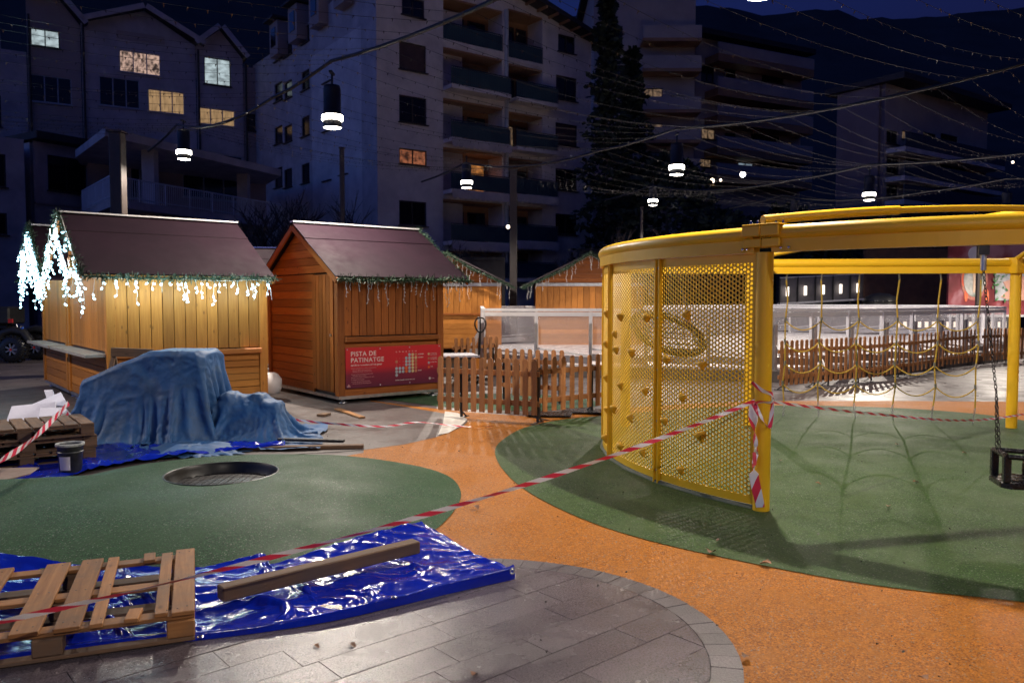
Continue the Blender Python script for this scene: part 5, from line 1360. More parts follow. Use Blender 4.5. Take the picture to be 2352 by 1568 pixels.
MB().tube([cpt(a, CR+.004, .0) for a in (A1-1, (A1+204)/2, 204.3, 195, 186, 176, 167)], .035, 6).build('base_strip', pmat('grey_edge_strip', (.10,.12,.085), (.06,.08,.05), 3, .7, .1, .3, 200, coord='World'), pf)
# climbing holds where the photograph has them
def circ_hit(u, v):
    d = ray(u, v); ox, oy = -CX, -CY; a = d.x**2+d.y**2; b_ = 2*(ox*d.x+oy*d.y); c = ox*ox+oy*oy-(CR+.006)**2; D = b_*b_-4*a*c
    if D < 0: return None
    t = (-b_-math.sqrt(D))/(2*a); p = Vector((0,0,EYE))+d*t
    return math.degrees(math.atan2(p.y-CY, p.x-CX)) % 360, p.z
rnd = random.Random(11)
for u, v in [(1428,727),(1487,729),(1579,724),(1415,768),(1418,803),(1453,809),(1533,824),(1614,838),(1427,886),(1484,898),(1569,912),(1412,938),(1450,960),(1528,966),(1611,1001),(1478,1039),(1565,1079),(1427,1024),(1396,720),(1396,790),(1395,868),(1396,940),(1393,1006)]:
    hh = circ_hit(u, v)
    if not hh: continue
    a, z = hh; FMh = frame(cpt(a, CR+.003, z), R(a)); tl = rnd.uniform(-.5,.5); mb = MB(FMh @ Matrix.Rotation(tl, 4, 'X'))
    V = []; n_ = 8; s = rnd.uniform(.85,1.12)
    for zz, ww, dd in ((.030,.040,.034),(.024,.047,.050),(.008,.042,.052),(-.012,.030,.042),(-.034,.016,.026),(-.048,.008,.012)):
        for k in range(n_+1):
            t = math.pi*k/n_; V.append((dd*s*math.sin(t)*rnd.uniform(.93,1.07)+.001, -ww*s*math.cos(t)*rnd.uniform(.95,1.05), zz*s))
    Fc = [(r_*(n_+1)+k, r_*(n_+1)+k+1, (r_+1)*(n_+1)+k+1, (r_+1)*(n_+1)+k)[::-1] for r_ in range(5) for k in range(n_)] + [tuple(range(n_+1)), tuple(range(5*(n_+1), 6*(n_+1)))[::-1]]
    mb.add(V, Fc, None, True); mb.build('climbing_hold', M['hold'], pf)
# thin top pipes
def arcp(a, b, h, n=18): return [a.lerp(b, k/n)+Vector((0,0,h*4*(k/n)*(1-k/n))) for k in range(n+1)]
hubp = Vector((4.45, 6.75, 2.37))
pa = P1+Vector((-.02,.0,ZT_+.105)); pth = arcp(pa, hubp, .035, 24)
MB().tube(pth[:12], .036, 14).build('thin_pipe', Y_, pf)
MB().tube(pth[11:], .027, 12).build('thin_pipe', Y_, pf)
pb = P3+Vector((0,0,ZT_+.03)); MB().tube(arcp(pb, hubp, .02), .028, 12).build('thin_pipe', Y_, pf)
MB().tube(arcp(P4+Vector((0,0,ZT_+.02)), Vector((4.9,6.4,2.40)), .03), .030, 12).build('thin_pipe', Y_, pf)
MB().tube([hubp+Vector((-.03,0,0)), hubp+Vector((.14,-.03,0))], .040, 14).build('hub_sleeve', Y_, pf)
MB().tube([hubp, P5+Vector((0,0,ZT_+.05))], .030, 12).build('thin_pipe', Y_, pf)

# ---- rope net
rn = thing('rope_net', 'yellow rope net of six ropes and sagging rungs hung from the back beam', 'rope net', (4.6, 10.1, 0))
TU = [1807,1887,1972,2062,2157,2250]; BU = [(1797,958),(1877,956),(1962,961),(2051,965),(2142,970),(2236,976)]
tops = []; 
for u in TU:
    x0, y0, x1, y1 = P3.x, P3.y, P4.x, P4.y; k = (u-CU)/F; t = (x0-k*y0)/(k*(y1-y0)-(x1-x0)); tops.append(Vector((x0+(x1-x0)*t, y0+(y1-y0)*t, 1.95)))
bots = [G(u, v) for u, v in BU]
LV = [1.34, 1.05, .76, .48]
def strand(i, z):
    a, b = tops[i], bots[i]; t = (a.z-z)/(a.z); p = a.lerp(b, t); return p + Vector((.015*math.sin(z*9+i), 0, 0))
for i in range(6):
    MB().tube([strand(i, z) for z in (1.86,1.6,1.34,1.05,.76,.48,.22)], .0095, 6).build('rope', M['rope'], rn)
    MB().tube([tops[i]+Vector((0,0,.0)), strand(i,1.86)], .010, 6).build('shackle', M['steel'], rn)
    MB().box(tops[i]+Vector((0,0,.03)), (.035,.05,.09)).build('eye_plate', Y_, rn)
    ch = MB(); 
    for k in range(7): 
        z = .22*(1-k/7); p = strand(i, z+.001) if z > .02 else bots[i]; ch.tube([p+Vector((.012*math.cos(q*math.pi/3)*(k%2),.012*math.cos(q*math.pi/3)*((k+1)%2),.02*math.sin(q*math.pi/3))) for q in range(6)], .004, 4, closed=True)
    ch.build('chain', M['steel'], rn)
    for z in LV: MB().tube([strand(i,z+.045), strand(i,z-.02)], .014, 6).build('rope_clamp', M['steel'], rn)
for i in range(5):
    for z in LV:
        dz = -.03*(i % 2); a, b = strand(i, z+dz*0), strand(i+1, z+dz*0); MB().tube([a.lerp(b,k/10)+Vector((0,0,-.125*4*(k/10)*(1-k/10)*(.9+.2*((i*3+int(z*10))%3)/2))) for k in range(11)], .0085, 6).build('rung_rope', M['rope'], rn)

# ---- nest swing behind the perforated panel
nb = Vector((at(1535,690,9.35).x, 9.35, 0)); ns_ = thing('nest_swing', 'dark round nest swing hanging behind the perforated climbing wall', 'swing', nb)
NM = Matrix.Translation(nb+Vector((0,0,1.22))) @ Matrix.Rotation(R(28),4,'X') @ Matrix.Rotation(R(14),4,'Y')
MB(NM).tube([(.43*math.cos(q*math.pi/16), .43*math.sin(q*math.pi/16), 0) for q in range(32)], .045, 10, closed=True).build('rim', M['rubberblk'], ns_)
wb = MB(NM)
for q in range(-3, 4):
    w = math.sqrt(.43**2-(q*.12)**2); wb.tube([(-w,q*.12,0),(0,q*.12,-.07),(w,q*.12,0)], .008, 4, caps=False); wb.tube([(q*.12,-w,0),(q*.12,0,-.07),(q*.12,w,0)], .008, 4, caps=False)
wb.build('net_seat', M['black'], ns_, kind='stuff')
for a_ in (40,140,220,320):
    p0 = NM @ Vector((.43*math.cos(R(a_)), .43*math.sin(R(a_)), 0)); x_ = nb.x+(.25 if math.cos(R(a_)) > 0 else -.25)
    MB().tube([p0, Vector((x_, 10.05, 1.97))], .008, 5).build('hanging_rope', M['black'], ns_)

# ---- toddler swing
sa = math.degrees(math.atan2(5.19-CY, 3.06-CX)) % 360
top1 = cpt(sa, CR, 1.955); sw = thing('toddler_swing', 'black cage seat toddler swing on a dark chain hanging at the right edge', 'swing', (3.3, 5.1, .38))
MB(frame(top1, R(sa))).box((0,0,-.03),(.05,.06,.06)).build('hanger_bracket', M['black'], sw)
MB(frame(top1, R(sa))).tube([(0,0,-.06),(0,0,-.16)], .018, 8).build('swivel', M['steel'], sw)
SX = 3.17; SY = 5.16; SW_ = .40; SD = .26; sz = .615
def chain(a, b, name='chain'):
    L = (b-a).length; n = int(L/.026); mb = MB(); d = (b-a).normalized()
    e1_ = d.cross(Vector((0,1,0))).normalized(); e2_ = d.cross(e1_)
    for k in range(n):
        p = a + d*(k+.5)*L/n; e = e1_ if k % 2 else e2_
        mb.tube([p + e*.0085*math.cos(q*math.pi/4) + d*.0165*math.sin(q*math.pi/4) for q in range(8)], .0032, 4, closed=True)
    return mb.build(name, pmat('dark_chain', (.06,.055,.055), (.03,.03,.03), 20, .35, .1, 0, metal=.7) if 'dark_chain' not in bpy.data.materials else bpy.data.materials['dark_chain'], sw)
kn = Vector((SX-.012, SY+.01, 1.00)); ta = top1+Vector((0,0,-.15))
chain(ta, kn); chain(kn, Vector((SX,SY-.03,sz))); chain(kn, Vector((SX+.05,SY+.09,sz)))
ta2 = ta + Vector((SW_+.1,-.14,0)); kn2 = kn+Vector((SW_-.03,0,0)); chain(ta2, kn2); chain(kn2, Vector((SX+SW_,SY-.03,sz)))
FS = frame((SX+.03, SY-.06, 0), R(-14)); bk = M['rubberblk']
MB(FS).prism([(-.03,.02),(.02,-.03),(SW_-.02,-.03),(SW_+.03,.02),(SW_+.03,SD-.02),(SW_-.02,SD+.03),(.02,SD+.03),(-.03,SD-.02)], .385, .425).build('seat', bk, sw, bevel=.006)
sl_ = MB(FS)
for k in range(5): sl_.box2((.05,.03+k*.052,.426),(SW_-.05,.06+k*.052,.434))
sl_.build('seat_rib', bk, sw)
for y in (-.015, SD-.01):
    MB(FS).tube([(-.0,y,.595),(SW_*.5,y-.01,.588),(SW_,y,.595)], .017, 8).build('top_bar', bk, sw)
for x in (0,SW_): MB(FS).tube([(x,-.015,.595),(x,SD-.01,.595)], .019, 8).build('top_bar', bk, sw)
for x, y in ((0,0),(SW_,0),(0,SD-.03),(SW_,SD-.03)): MB(FS).box2((x-.022,y-.02,.425),(x+.022,y+.03,.60)).build('corner_upright', bk, sw, bevel=.006)
MB(FS).lathe((SW_*.5,-.015,.43), [(.026,0),(.030,.03),(.028,.07),(.018,.13),(.016,.16)], 12).build('spindle', bk, sw)
MB(FS).lathe((SW_*.5,SD-.01,.43), [(.026,0),(.030,.03),(.028,.07),(.018,.13),(.016,.16)], 12).build('spindle', bk, sw)

# ================================================================== BARRIER TAPES
def ribbon(pts, w, tw, label, sub=8, twist0=.3, origin=None, plane=None):
    P = [Vector(p) for p in pts]; Q = []
    for i in range(len(P)-1):
        p0, p1, p2, p3 = P[max(i-1,0)], P[i], P[i+1], P[min(i+2,len(P)-1)]
        for j in range(sub):
            t = j/sub; Q.append(.5*((2*p1)+(p2-p0)*t+(2*p0-5*p1+4*p2-p3)*t*t+(-p0+3*p1-3*p2+p3)*t**3))
    Q.append(P[-1]); V = []; uvs = []; acc = 0; Fc = []
    for k, p in enumerate(Q):
        d = (Q[min(k+1,len(Q)-1)]-Q[max(k-1,0)]).normalized(); s = d.cross(Vector((0,0,1)))
        if s.length < .05: s = Vector((1,0,0))
        s.normalize(); u_ = s.cross(d); ang = twist0 + tw*k/len(Q) + .35*math.sin(k*.55); e = s*math.cos(ang)+u_*math.sin(ang)
        if k: acc += (p-Q[k-1]).length
        V += [p-e*w/2, p+e*w/2]; uvs.append(acc/.22)
    for k in range(len(Q)-1): Fc.append((2*k,2*k+1,2*k+3,2*k+2))
    o = MB().add(V, Fc, [[(uvs[k],0),(uvs[k],1),(uvs[k+1],1),(uvs[k+1],0)] for k in range(len(Q)-1)], True).build('barrier_tape', M['tape'], origin=P[0])
    return tag(o, label, 'barrier tape')
tp = P1 + Vector((-.066,-.02,.845))
a = Vector((-2.0,3.0,.36)); mid = [a.lerp(tp, t)+Vector((0,0,-.10*4*t*(1-t))) for t in (0,.12,.25,.38,.5,.62,.75,.88,1)]
ribbon(mid, .030, 1.1, 'long pink and white barrier tape stretched from the broken pallet up to the yellow post', 8, .75)
ribbon([P1+Vector((.07,-.01,.835)), P1+Vector((1.2,.9,.62)), P1+Vector((2.9,2.4,.33)), Vector((6.33,9.78,.20)), Vector((8.2,11.6,.10))], .022, 1.0, 'thin red and white tape running right from the yellow post past the net', 10, 1.2)
ribbon([P1+Vector((-.075,-.03,.84)), P1+Vector((-.085,-.055,.70)), P1+Vector((-.07,-.075,.5)), P1+Vector((-.08,-.07,.3)), P1+Vector((-.03,-.085,.05))], .07, 1.6, 'loose tail of barrier tape hanging down the yellow post', 8, .0)
ribbon([P1+Vector((-.10,-.05,.99)), P1+Vector((-.03,-.075,.93)), P1+Vector((.05,-.06,.90)), P1+Vector((.075,-.02,.86)), P1+Vector((.04,-.075,.84)), P1+Vector((-.07,-.06,.83)), P1+Vector((-.02,-.10,.70)), P1+Vector((.03,-.08,.66)), P1+Vector((.06,-.05,.84))], .03, 2.5, 'knot of pink tape wrapped round the yellow post', 6, .8)
ribbon([G(650,978)+Vector((0,0,.10)), G(760,985)+Vector((0,0,.07)), G(880,988)+Vector((0,0,.05)), G(960,980)+Vector((0,0,.06)), G(1060,984)+Vector((0,0,.03)), G(1132,984)+Vector((0,0,.03))], .026, 2.4, 'slack barrier tape lying across the paving behind the green mound', 8, 1.2)
ribbon([at(158,925,8.3), at(110,975,7.6), at(60,1020,6.9), at(0,1058,6.3), at(-60,1095,5.8)], .05, .8, 'red and white tape slanting down from the heap in front of the pallet stack', 8, 1.2)
ribbon([at(158,948,8.8), at(110,964,8.4), at(60,978,8.0), at(0,994,7.6), at(-60,1010,7.2)], .05, .8, 'thin strip of tape lying over the top of the pallet stack', 8, 1.2)

# ================================================================== PALLETS
def board(mb_, x0, x1, y0, y1, z0, z1, tilt=0): 
    mb_.box2((x0,y0,z0),(x1,y1,z1)); return mb_
# broken pallet in front: local x runs left (away from its right end), y away from the camera
fo = Vector((-1.47,3.62,0)); X_ = Vector((-.93,-.37,0)).normalized(); Yv = Vector((-.37,.93,0)).normalized()
PM = Matrix(((X_.x, Yv.x, 0, fo.x),(X_.y, Yv.y, 0, fo.y),(0,0,1,.028),(0,0,0,1)))
# mirrored frame would flip faces, boxes are symmetric so only winding changes
bp_ = thing('broken_pallet', 'broken wooden pallet with missing deck boards lying on the bright blue tarpaulin', 'pallet', fo)
def pb(name, *a, mat=None, bev=.003, yaw=0):
    mb = MB(PM); mb.box2(*a)
    if yaw:
        c = sum((Vector(v) for v in mb.v), Vector())/len(mb.v); r_ = Matrix.Rotation(yaw,4,'Z'); mb.v = [c + r_ @ (v-c) for v in mb.v]
    mb.f = [f[::-1] for f in mb.f]; mb.uv = [u[::-1] if u else None for u in mb.uv]
    return mb.build(name, mat or M['pallet'], bp_, bevel=bev)
zt0, zt1 = .122, .142
for x0, x1, y0, y1, yw in [(0,.10,0,1.0,0),(.115,.172,.015,.965,.0),(.385,.44,-.01,.99,.012),(.47,.575,-.01,.995,0),(.63,.745,-.005,.985,0),(.90,1.03,0,1.0,0),(1.10,1.20,0,1.0,0)]:
    db = pb('deck_board', (x0,y0,zt0),(x1,y1,zt1), yaw=yw); nl = MB(PM); rn2 = random.Random(int(x0*999))
    for yy in (.06,.50,.94):
        for xx in ((x0+x1)/2-.022, (x0+x1)/2+.024): nl.lathe((xx+rn2.uniform(-.006,.006), yy+rn2.uniform(-.02,.02), zt1), [(.0045,.0002),(.0040,.0012),(.0005,.0014)], 6)
    nl.build('nail', M['black'], db)
pb('broken_board_stub', (.205,.86,zt0),(.265,1.0,zt1), yaw=.03); pb('broken_board_stub', (.23,-.005,zt0),(.29,.13,zt1), yaw=-.1)
for y0 in (.02,.455,.90): pb('stringer_board', (.0,y0,.100),(1.2 if y0 > .1 else 1.2,y0+.085,.1195))
for y0 in (.0,.42,.88): pb('skid', (.0,y0,.0),(1.2,y0+.10,.019), mat=M['oldwood'])
for x0 in (0,.54,1.08):
    for y0 in (.0,.435,.88): pb('block', (x0,y0,.0205),(x0+.12,y0+.10,.0985), mat=M['oldwood'] if x0 else M['pallet'], bev=.005)
# left pallet stack
def pallet(P, rz, label, seed):
    t = thing('pallet', label, 'pallet', P, rz, 'pallets stacked at the left edge'); FM = frame(P, rz)
    for k in range(9):
        x0 = k*.135; MB(FM).box2((x0,0,.122),(x0+.115,.8,.144)).build('deck_board', M['oldwood'], t, bevel=.003)
    for y0 in (0,.35,.70): 
        MB(FM).box2((0,y0,.100),(1.195,y0+.10,.1195)).build('stringer_board', M['oldwood'], t); MB(FM).box2((0,y0,.0),(1.195,y0+.10,.02)).build('skid', M['oldwood'], t)
        for x0 in (0,.54,1.075): MB(FM).box2((x0,y0,.0205),(x0+.12,y0+.10,.0995)).build('block', M['oldwood'], t, bevel=.004)
    return t
px_, py_ = -5.10, 7.16
pl0 = pallet((px_,py_,.01), R(38), 'weathered pallet at the bottom of the stack beside the bucket', 1); pl0.scale = (1,1,.86)
dup(pl0, (px_+.015,py_+.01,.137), R(39.5), 'weathered pallet in the middle of the stack beside the bucket')
dup(pl0, (px_-.01,py_-.01,.264), R(37), 'topmost weathered pallet of the stack, tape lying over it')
# timber on the front tarp
a = G(506,1386,.055); b = G(957,1273,.055)
tm = MB(); tm.beam(a+Vector((0,0,.055)), b+Vector((0,0,.055)), .085, .075); tag(tm.build('timber_beam', M['oldwood'], origin=a, bevel=.006), 'long square timber beam lying across the bright blue tarpaulin', 'timber')

# ================================================================== TARPAULINS
import numpy as np
def cloth(P, restx, resty, steps, iters, pin=None, coll=None, g=-9.8, dt=.016, bend=.15, damp=.985, shear=.5):
    """position based cloth on a grid P[ny,nx,3]"""
    X = P.copy(); V = np.zeros_like(X); ny, nx, _ = X.shape
    rd = np.sqrt(restx**2+resty**2) if np.isscalar(restx) else None
    w = np.ones((ny,nx,1)) if pin is None else (~pin)[...,None].astype(float)
    def con(a, b, wa, wb, L, k):
        d = b-a; l = np.sqrt((d*d).sum(-1, keepdims=True))+1e-9; ws = wa+wb+1e-9
        c = d*((l-L)/l/ws*k); a += c*wa; b -= c*wb
    B = []
    for o in (0,1):
        B.append(((slice(None), slice(o,nx-1,2)), (slice(None), slice(o+1,nx,2)), restx, 1.0))
        B.append(((slice(o,ny-1,2), slice(None)), (slice(o+1,ny,2), slice(None)), resty, 1.0))
    for o in (0,1):
        B.append(((slice(0,ny-1), slice(o,nx-1,2)), (slice(1,ny), slice(o+1,nx,2)), rd, shear))
        B.append(((slice(0,ny-1), slice(o+1,nx,2)), (slice(1,ny), slice(o,nx-1,2)), rd, shear))
    for o in range(4):
        B.append(((slice(None), slice(o,nx-2,4)), (slice(None), slice(o+2,nx,4)), 2*restx, bend))
        B.append(((slice(o,ny-2,4), slice(None)), (slice(o+2,ny,4), slice(None)), 2*resty, bend))
    for st in range(steps):
        old = X.copy(); V[...,2] += g*dt; V *= damp; X = X + V*dt*w
        for it in range(iters):
            for a, b, L, k in B:
                A_, B_ = X[a], X[b]; n0 = min(A_.shape[0],B_.shape[0]); n1 = min(A_.shape[1],B_.shape[1])
                A_, B_ = A_[:n0,:n1], B_[:n0,:n1]
                con(A_, B_, w[a][:n0,:n1], w[b][:n0,:n1], L, k)
            if it % 2 == 1 and coll: coll(X, old)
        if coll: coll(X, old)
        V = (X-old)/dt
        sp = np.sqrt((V*V).sum(-1, keepdims=True)); V *= np.minimum(1, 3.0/(sp+1e-9))
    return X
def convex_coll(shapes, ground=.012, fr=.6):
    """shapes: list of (normals[k,3], offsets[k]) with n.x<=d inside"""
    def f(X, old):
        for N, D in shapes:
            s = X @ N.T - D; m = s.max(-1); idx = s.argmax(-1); ins = m < 0
            if ins.any():
                n = N[idx[ins]]; X[ins] -= n*m[ins][:,None]
                dx = X[ins]-old[ins]; dn = (dx*n).sum(-1, keepdims=True)*n; X[ins] -= (dx-dn)*fr
        lo = X[...,2] < ground
        if lo.any():
            X[...,2][lo] = ground; X[lo,:2] -= (X[lo,:2]-old[lo,:2])*fr
    return f

def ridged(p, s=0):
    v = 0; a = 1; t = 0
    for k in range(4):
        n_ = noise.noise(p*(2**k)+Vector((s,k*7.3,s*.5))); v += a*(1-abs(n_)*2.2); t += a; a *= .5
    return v/t
def poly_at(P, t):
    n = len(P)-1; x = min(max(t,0),.99999)*n; i = int(x); f = x-i
    p0, p1, p2, p3 = P[max(i-1,0)], P[i], P[i+1], P[min(i+2,n)]
    return .5*((2*p1)+(p2-p0)*f+(2*p0-5*p1+4*p2-p3)*f*f+(-p0+3*p1-3*p2+p3)*f**3)
def tarp_patch(top, bot, lef, rig, NU, NV, hfun):
    T = [G(u,v) for u,v in top]; Bt = [G(u,v) for u,v in bot]; Lf = [G(u,v) for u,v in lef]; Rt = [G(u,v) for u,v in rig]
    c00, c10, c01, c11 = T[0], T[-1], Bt[0], Bt[-1]; V = []
    for j in range(NV+1):
        v = j/NV
        for i in range(NU+1):
            u = i/NU
            p = (1-v)*poly_at(T,u)+v*poly_at(Bt,u)+(1-u)*poly_at(Lf,v)+u*poly_at(Rt,v)-((1-u)*(1-v)*c00+u*(1-v)*c10+(1-u)*v*c01+u*v*c11)
            V.append(hfun(u, v, p))
    Fc = [(j*(NU+1)+i, (j+1)*(NU+1)+i, (j+1)*(NU+1)+i+1, j*(NU+1)+i+1) for j in range(NV) for i in range(NU)]
    return V, Fc
def crumple(X, amps, seed, edge=0):
    # refine the grid and press creases into it along its normals
    ny, nx, _ = X.shape; Y = np.zeros((2*ny-1, 2*nx-1, 3)); Y[::2,::2] = X; Y[1::2,::2] = (X[1:]+X[:-1])/2; Y[:,1::2] = (Y[:,2::2]+Y[:,:-1:2])/2
    gx = np.gradient(Y, axis=1); gy = np.gradient(Y, axis=0); N = np.cross(gx, gy); N /= np.linalg.norm(N, axis=-1, keepdims=True)+1e-9
    for j in range(Y.shape[0]):
        for i in range(Y.shape[1]):
            p = Vector(X[min(j//2,ny-1), min(i//2,nx-1)]); p = Vector(Y[j,i]); d = 0
            for f_, a_, sx_ in amps:
                q = Vector((p.x*f_*sx_, p.y*f_, p.z*f_)) + Vector((seed,seed*2,0)); q = q + Vector((noise.noise(q*.5), noise.noise(q*.5+Vector((5,5,5))), 0))*1.2
                d += a_*(.55-abs(noise.noise(q))*2.2)*(.35+max(0, noise.noise(q*.37+Vector((9,1,2))))*2.2)
            if edge: d *= min(1, .12+max(0, j/Y.shape[0]-.10)*9)
            Y[j,i] += N[j,i]*d
            Y[j,i,2] = max(Y[j,i,2], .02)
    return Y
def gridmesh(Xg, name, mat, parent=None, origin=None, sub=1):
    ny, nx, _ = Xg.shape; V = [tuple(p) for p in Xg.reshape(-1,3)]
    Fc = [(j*nx+i, j*nx+i+1, (j+1)*nx+i+1, (j+1)*nx+i) for j in range(ny-1) for i in range(nx-1)]
    o = MB().add(V, Fc, None, True).build(name, mat, parent, origin=origin); m = o.modifiers.new('s','SUBSURF'); m.levels = m.render_levels = sub; return o
Wd, Hd, hs = 2.9, 1.15, .0265
nu, nv = int(Wd/hs/.955), int(Hd/hs/.95)
X1 = np.zeros((nv,nu,3)); X1[...,0] = np.linspace(0,Wd,nu)[None,:]; X1[...,1] = np.linspace(0,Hd,nv)[:,None]
for j in range(nv):
    for i in range(nu):
        q = Vector((X1[j,i,0]*3.1+X1[j,i,1]*2, X1[j,i,1]*4.2-X1[j,i,0]*1.5, 2)); X1[j,i,2] = .012+.05*max(0, noise.noise(q)) + .012*max(0, noise.noise(q*3.3))
pin_ = np.zeros((nv,nu), bool); pin_[0,::3] = True; pin_[:, 0] = True; pin_[::3,-1] = True; pin_[-1,::3] = True
X1[0,:,2] = 0; X1[-1,:,2] = 0
XF = cloth(X1, hs, hs, 70, 8, pin_, convex_coll([], .0, .5), g=-5, bend=.30)
def coons(top, bot, lef, rig, nu, nv):
    T = [G(u,v) for u,v in top]; Bt = [G(u,v) for u,v in bot]; Lf = [G(u,v) for u,v in lef]; Rt = [G(u,v) for u,v in rig]
    c00, c10, c01, c11 = T[0], T[-1], Bt[0], Bt[-1]; out = []
    for j in range(nv):
        v = j/(nv-1); row = []
        for i in range(nu):
            u = i/(nu-1)
            row.append((1-v)*poly_at(T,u)+v*poly_at(Bt,u)+(1-u)*poly_at(Lf,v)+u*poly_at(Rt,v)-((1-u)*(1-v)*c00+u*(1-v)*c10+(1-u)*v*c01+u*v*c11))
        out.append(row)
    return out
CP = coons([(-120,1296),(60,1303),(180,1312),(300,1312),(450,1316),(600,1294),(625,1306),(760,1275),(880,1240),(968,1211)], [(-120,1560),(200,1510),(380,1486),(440,1482),(600,1462),(760,1436),(900,1404),(1040,1370),(1183,1338)],
    [(-120,1296),(-120,1380),(-120,1460),(-120,1560)], [(968,1211),(1030,1248),(1100,1288),(1150,1306),(1183,1338)], nu, nv)
ux = (CP[0][-1]-CP[0][0]).normalized(); XG = np.zeros((nv,nu,3))
for j in range(nv):
    v = j/(nv-1)
    for i in range(nu):
        u = i/(nu-1); p = CP[j][i]; base = max(.030, mound_z(p.x, p.y)+.022)
        dx, dy, dz = XF[j,i,0]-Wd*u, XF[j,i,1]-Hd*v, XF[j,i,2]
        fade = min(1, (1-v)/.1, (1-u)/.05+.3); z = base + dz*(.25+.75*max(0,fade))*.9
        lip = .026+.042*max(0,(u-.5)/.5)
        if v > .88:
            t = (v-.88)/.12; z = base + dz*.2 + lip*math.sin(min(1,t*1.25)*math.pi/2)*(1 if t < .75 else max(0,(1-(t-.75)/.25))**.5)
            if t >= .99: z = .022
        XG[j,i] = (p.x+ux.x*dx+(-ux.y)*(-dy)*0, p.y+ux.y*dx, z)
o = gridmesh(crumple(XG[::-1], [(3.6,.018,.7),(9.0,.009,.8),(20.0,.004,1)], 8, 1), 'blue_tarpaulin', M['tarp'], origin=G(700,1380), sub=1); tag(o, 'bright glossy blue tarpaulin spread in front with a timber and broken pallet on it', 'tarpaulin')
# eyelets of the tarp
ey = thing('tarp_eyelet', 'shiny metal eyelet at the raised right corner of the bright blue tarpaulin', 'eyelet', G(1176,1309,.07)); p = G(1176,1309,.07)
MB().lathe(p+Vector((0,-.012,0)), [(.008,.002),(.014,.004),(.018,0)], 16, axis=Matrix.Rotation(R(80),3,'X')).build('ring', M['chrome'], ey)
for k, (u, v, z_) in enumerate([(460,1462,.05),(905,1372,.07)]):
    p = G(u, v, z_); o = MB().lathe(p, [(.007,.002),(.012,.005),(.016,.001)], 16).build('tarp_eyelet', M['chrome'], origin=p); tag(o, ['small metal eyelet in the tarp hem near the broken pallet', 'small metal eyelet in the middle of the tarp hem'][k], 'eyelet')

def hback(u, v, p):
    q = Vector((p.x*2.2, p.y*3.1, 4)); base = max(.024, mound_z(p.x,p.y)+.022)
    return Vector((p.x, p.y, base + max(0, ridged(q,5)-.3)**1.3*.09 + .02*math.exp(-((v-.9)/.07)**2)))
tb_ = MB(); V, Fc = tarp_patch([(-60,1075),(60,1040),(220,1010),(400,1000),(560,1010),(655,1020)], [(-60,1165),(30,1132),(100,1112),(165,1097),(240,1080),(330,1064),(480,1047),(560,1040),(655,1032)],
    [(-60,1075),(-60,1120),(-60,1165)], [(655,1020),(655,1026),(655,1032)], 150, 30, hback)
tb_.add(V, Fc, None, True); tag(tb_.build('blue_tarpaulin', M['tarp'], origin=G(240,1050)), 'strip of bright blue tarpaulin lying under the bucket and covered heap', 'tarpaulin')

def closed_at(P, t):
    n = len(P); x = (t % 1)*n; i = int(x) % n; f = x-int(x)
    p0, p1, p2, p3 = P[i-1], P[i], P[(i+1)%n], P[(i+2)%n]
    return .5*((2*p1)+(p2-p0)*f+(2*p0-5*p1+4*p2-p3)*f*f+(-p0+3*p1-3*p2+p3)*f**3)
def drape(TP, BP, K, S1n, S2n, seed, amp, rough, nf, zc=0):
    c = sum(TP, Vector())/len(TP) + Vector((0,0,zc)); V = []; 
    tp_ = [closed_at(TP, k/K) for k in range(K)]; bo = [closed_at(BP, k/K) for k in range(K)]
    rnd = random.Random(seed); fold = []
    ks = [(rnd.uniform(.6,1.4)*nf, rnd.uniform(0,6.28), rnd.uniform(.5,1)) for _ in range(3)]
    for k in range(K):
        t = k/K; x = 0
        for fr, ph, am in ks: x += am*(1-2*abs(math.sin(math.pi*round(fr)*t + ph + 1.6*math.sin(2*math.pi*2*t+ph)))**.75)
        fold.append(x/2)
    V.append(c)
    for j in range(1, S1n+1):
        q = j/S1n
        for k in range(K):
            p = c.lerp(tp_[k], q); nz = (ridged(p*2.4+Vector((seed,0,0)), seed)-.4)*rough*.6
            V.append(p + Vector((0,0,nz*math.sin(math.pi*min(1,q*1.0))*.9)))
    for j in range(1, S2n+1):
        q = j/S2n
        for k in range(K):
            a_, b_ = tp_[k], bo[k]; h = q**1.35; out = Vector((b_.x-a_.x, b_.y-a_.y, 0))
            if out.length < .05: out = Vector((a_.x-c.x, a_.y-c.y, 0))
            on = out.normalized()
            p = Vector((a_.x+(b_.x-a_.x)*(.10*min(1,q*6)+.90*h), a_.y+(b_.y-a_.y)*(.10*min(1,q*6)+.90*h), a_.z+(b_.z-a_.z)*(q**.92)))
            p += on*(fold[k]*amp*min(1,q*1.5))
            pp = Vector((p.x*2.6+p.z*.6,p.y*2.6,p.z*2.2))+Vector((seed,1,0)); r_ = ridged(pp, seed)-.45
            r_ += .22*(1-2.6*abs(noise.noise(pp*1.9+Vector((4,4,4))))) - .12*abs(noise.noise(pp*4.7))
            bun = max(0, q-.72)/.28; p += on*(bun*.05*math.sin(k*.9+3*math.sin(k*.13)))
            p += on*r_*rough*min(1,q*3) ; p.z = max(.02, p.z + (r_*rough*.5 if q > .5 else 0))
            V.append(p)
    Fc = [(0, 1+k, 1+(k+1)%K) for k in range(K)]
    for j in range(S1n+S2n-1):
        for k in range(K):
            k2 = (k+1)%K; Fc.append((1+j*K+k, 1+(j+1)*K+k, 1+(j+1)*K+k2, 1+j*K+k2))
    return V, Fc
hp = thing('tarpaulin_cover', 'faded blue tarpaulin draped over a bulky slanted load beside the glowing stall', 'tarpaulin', (-3.9,9.2,0))
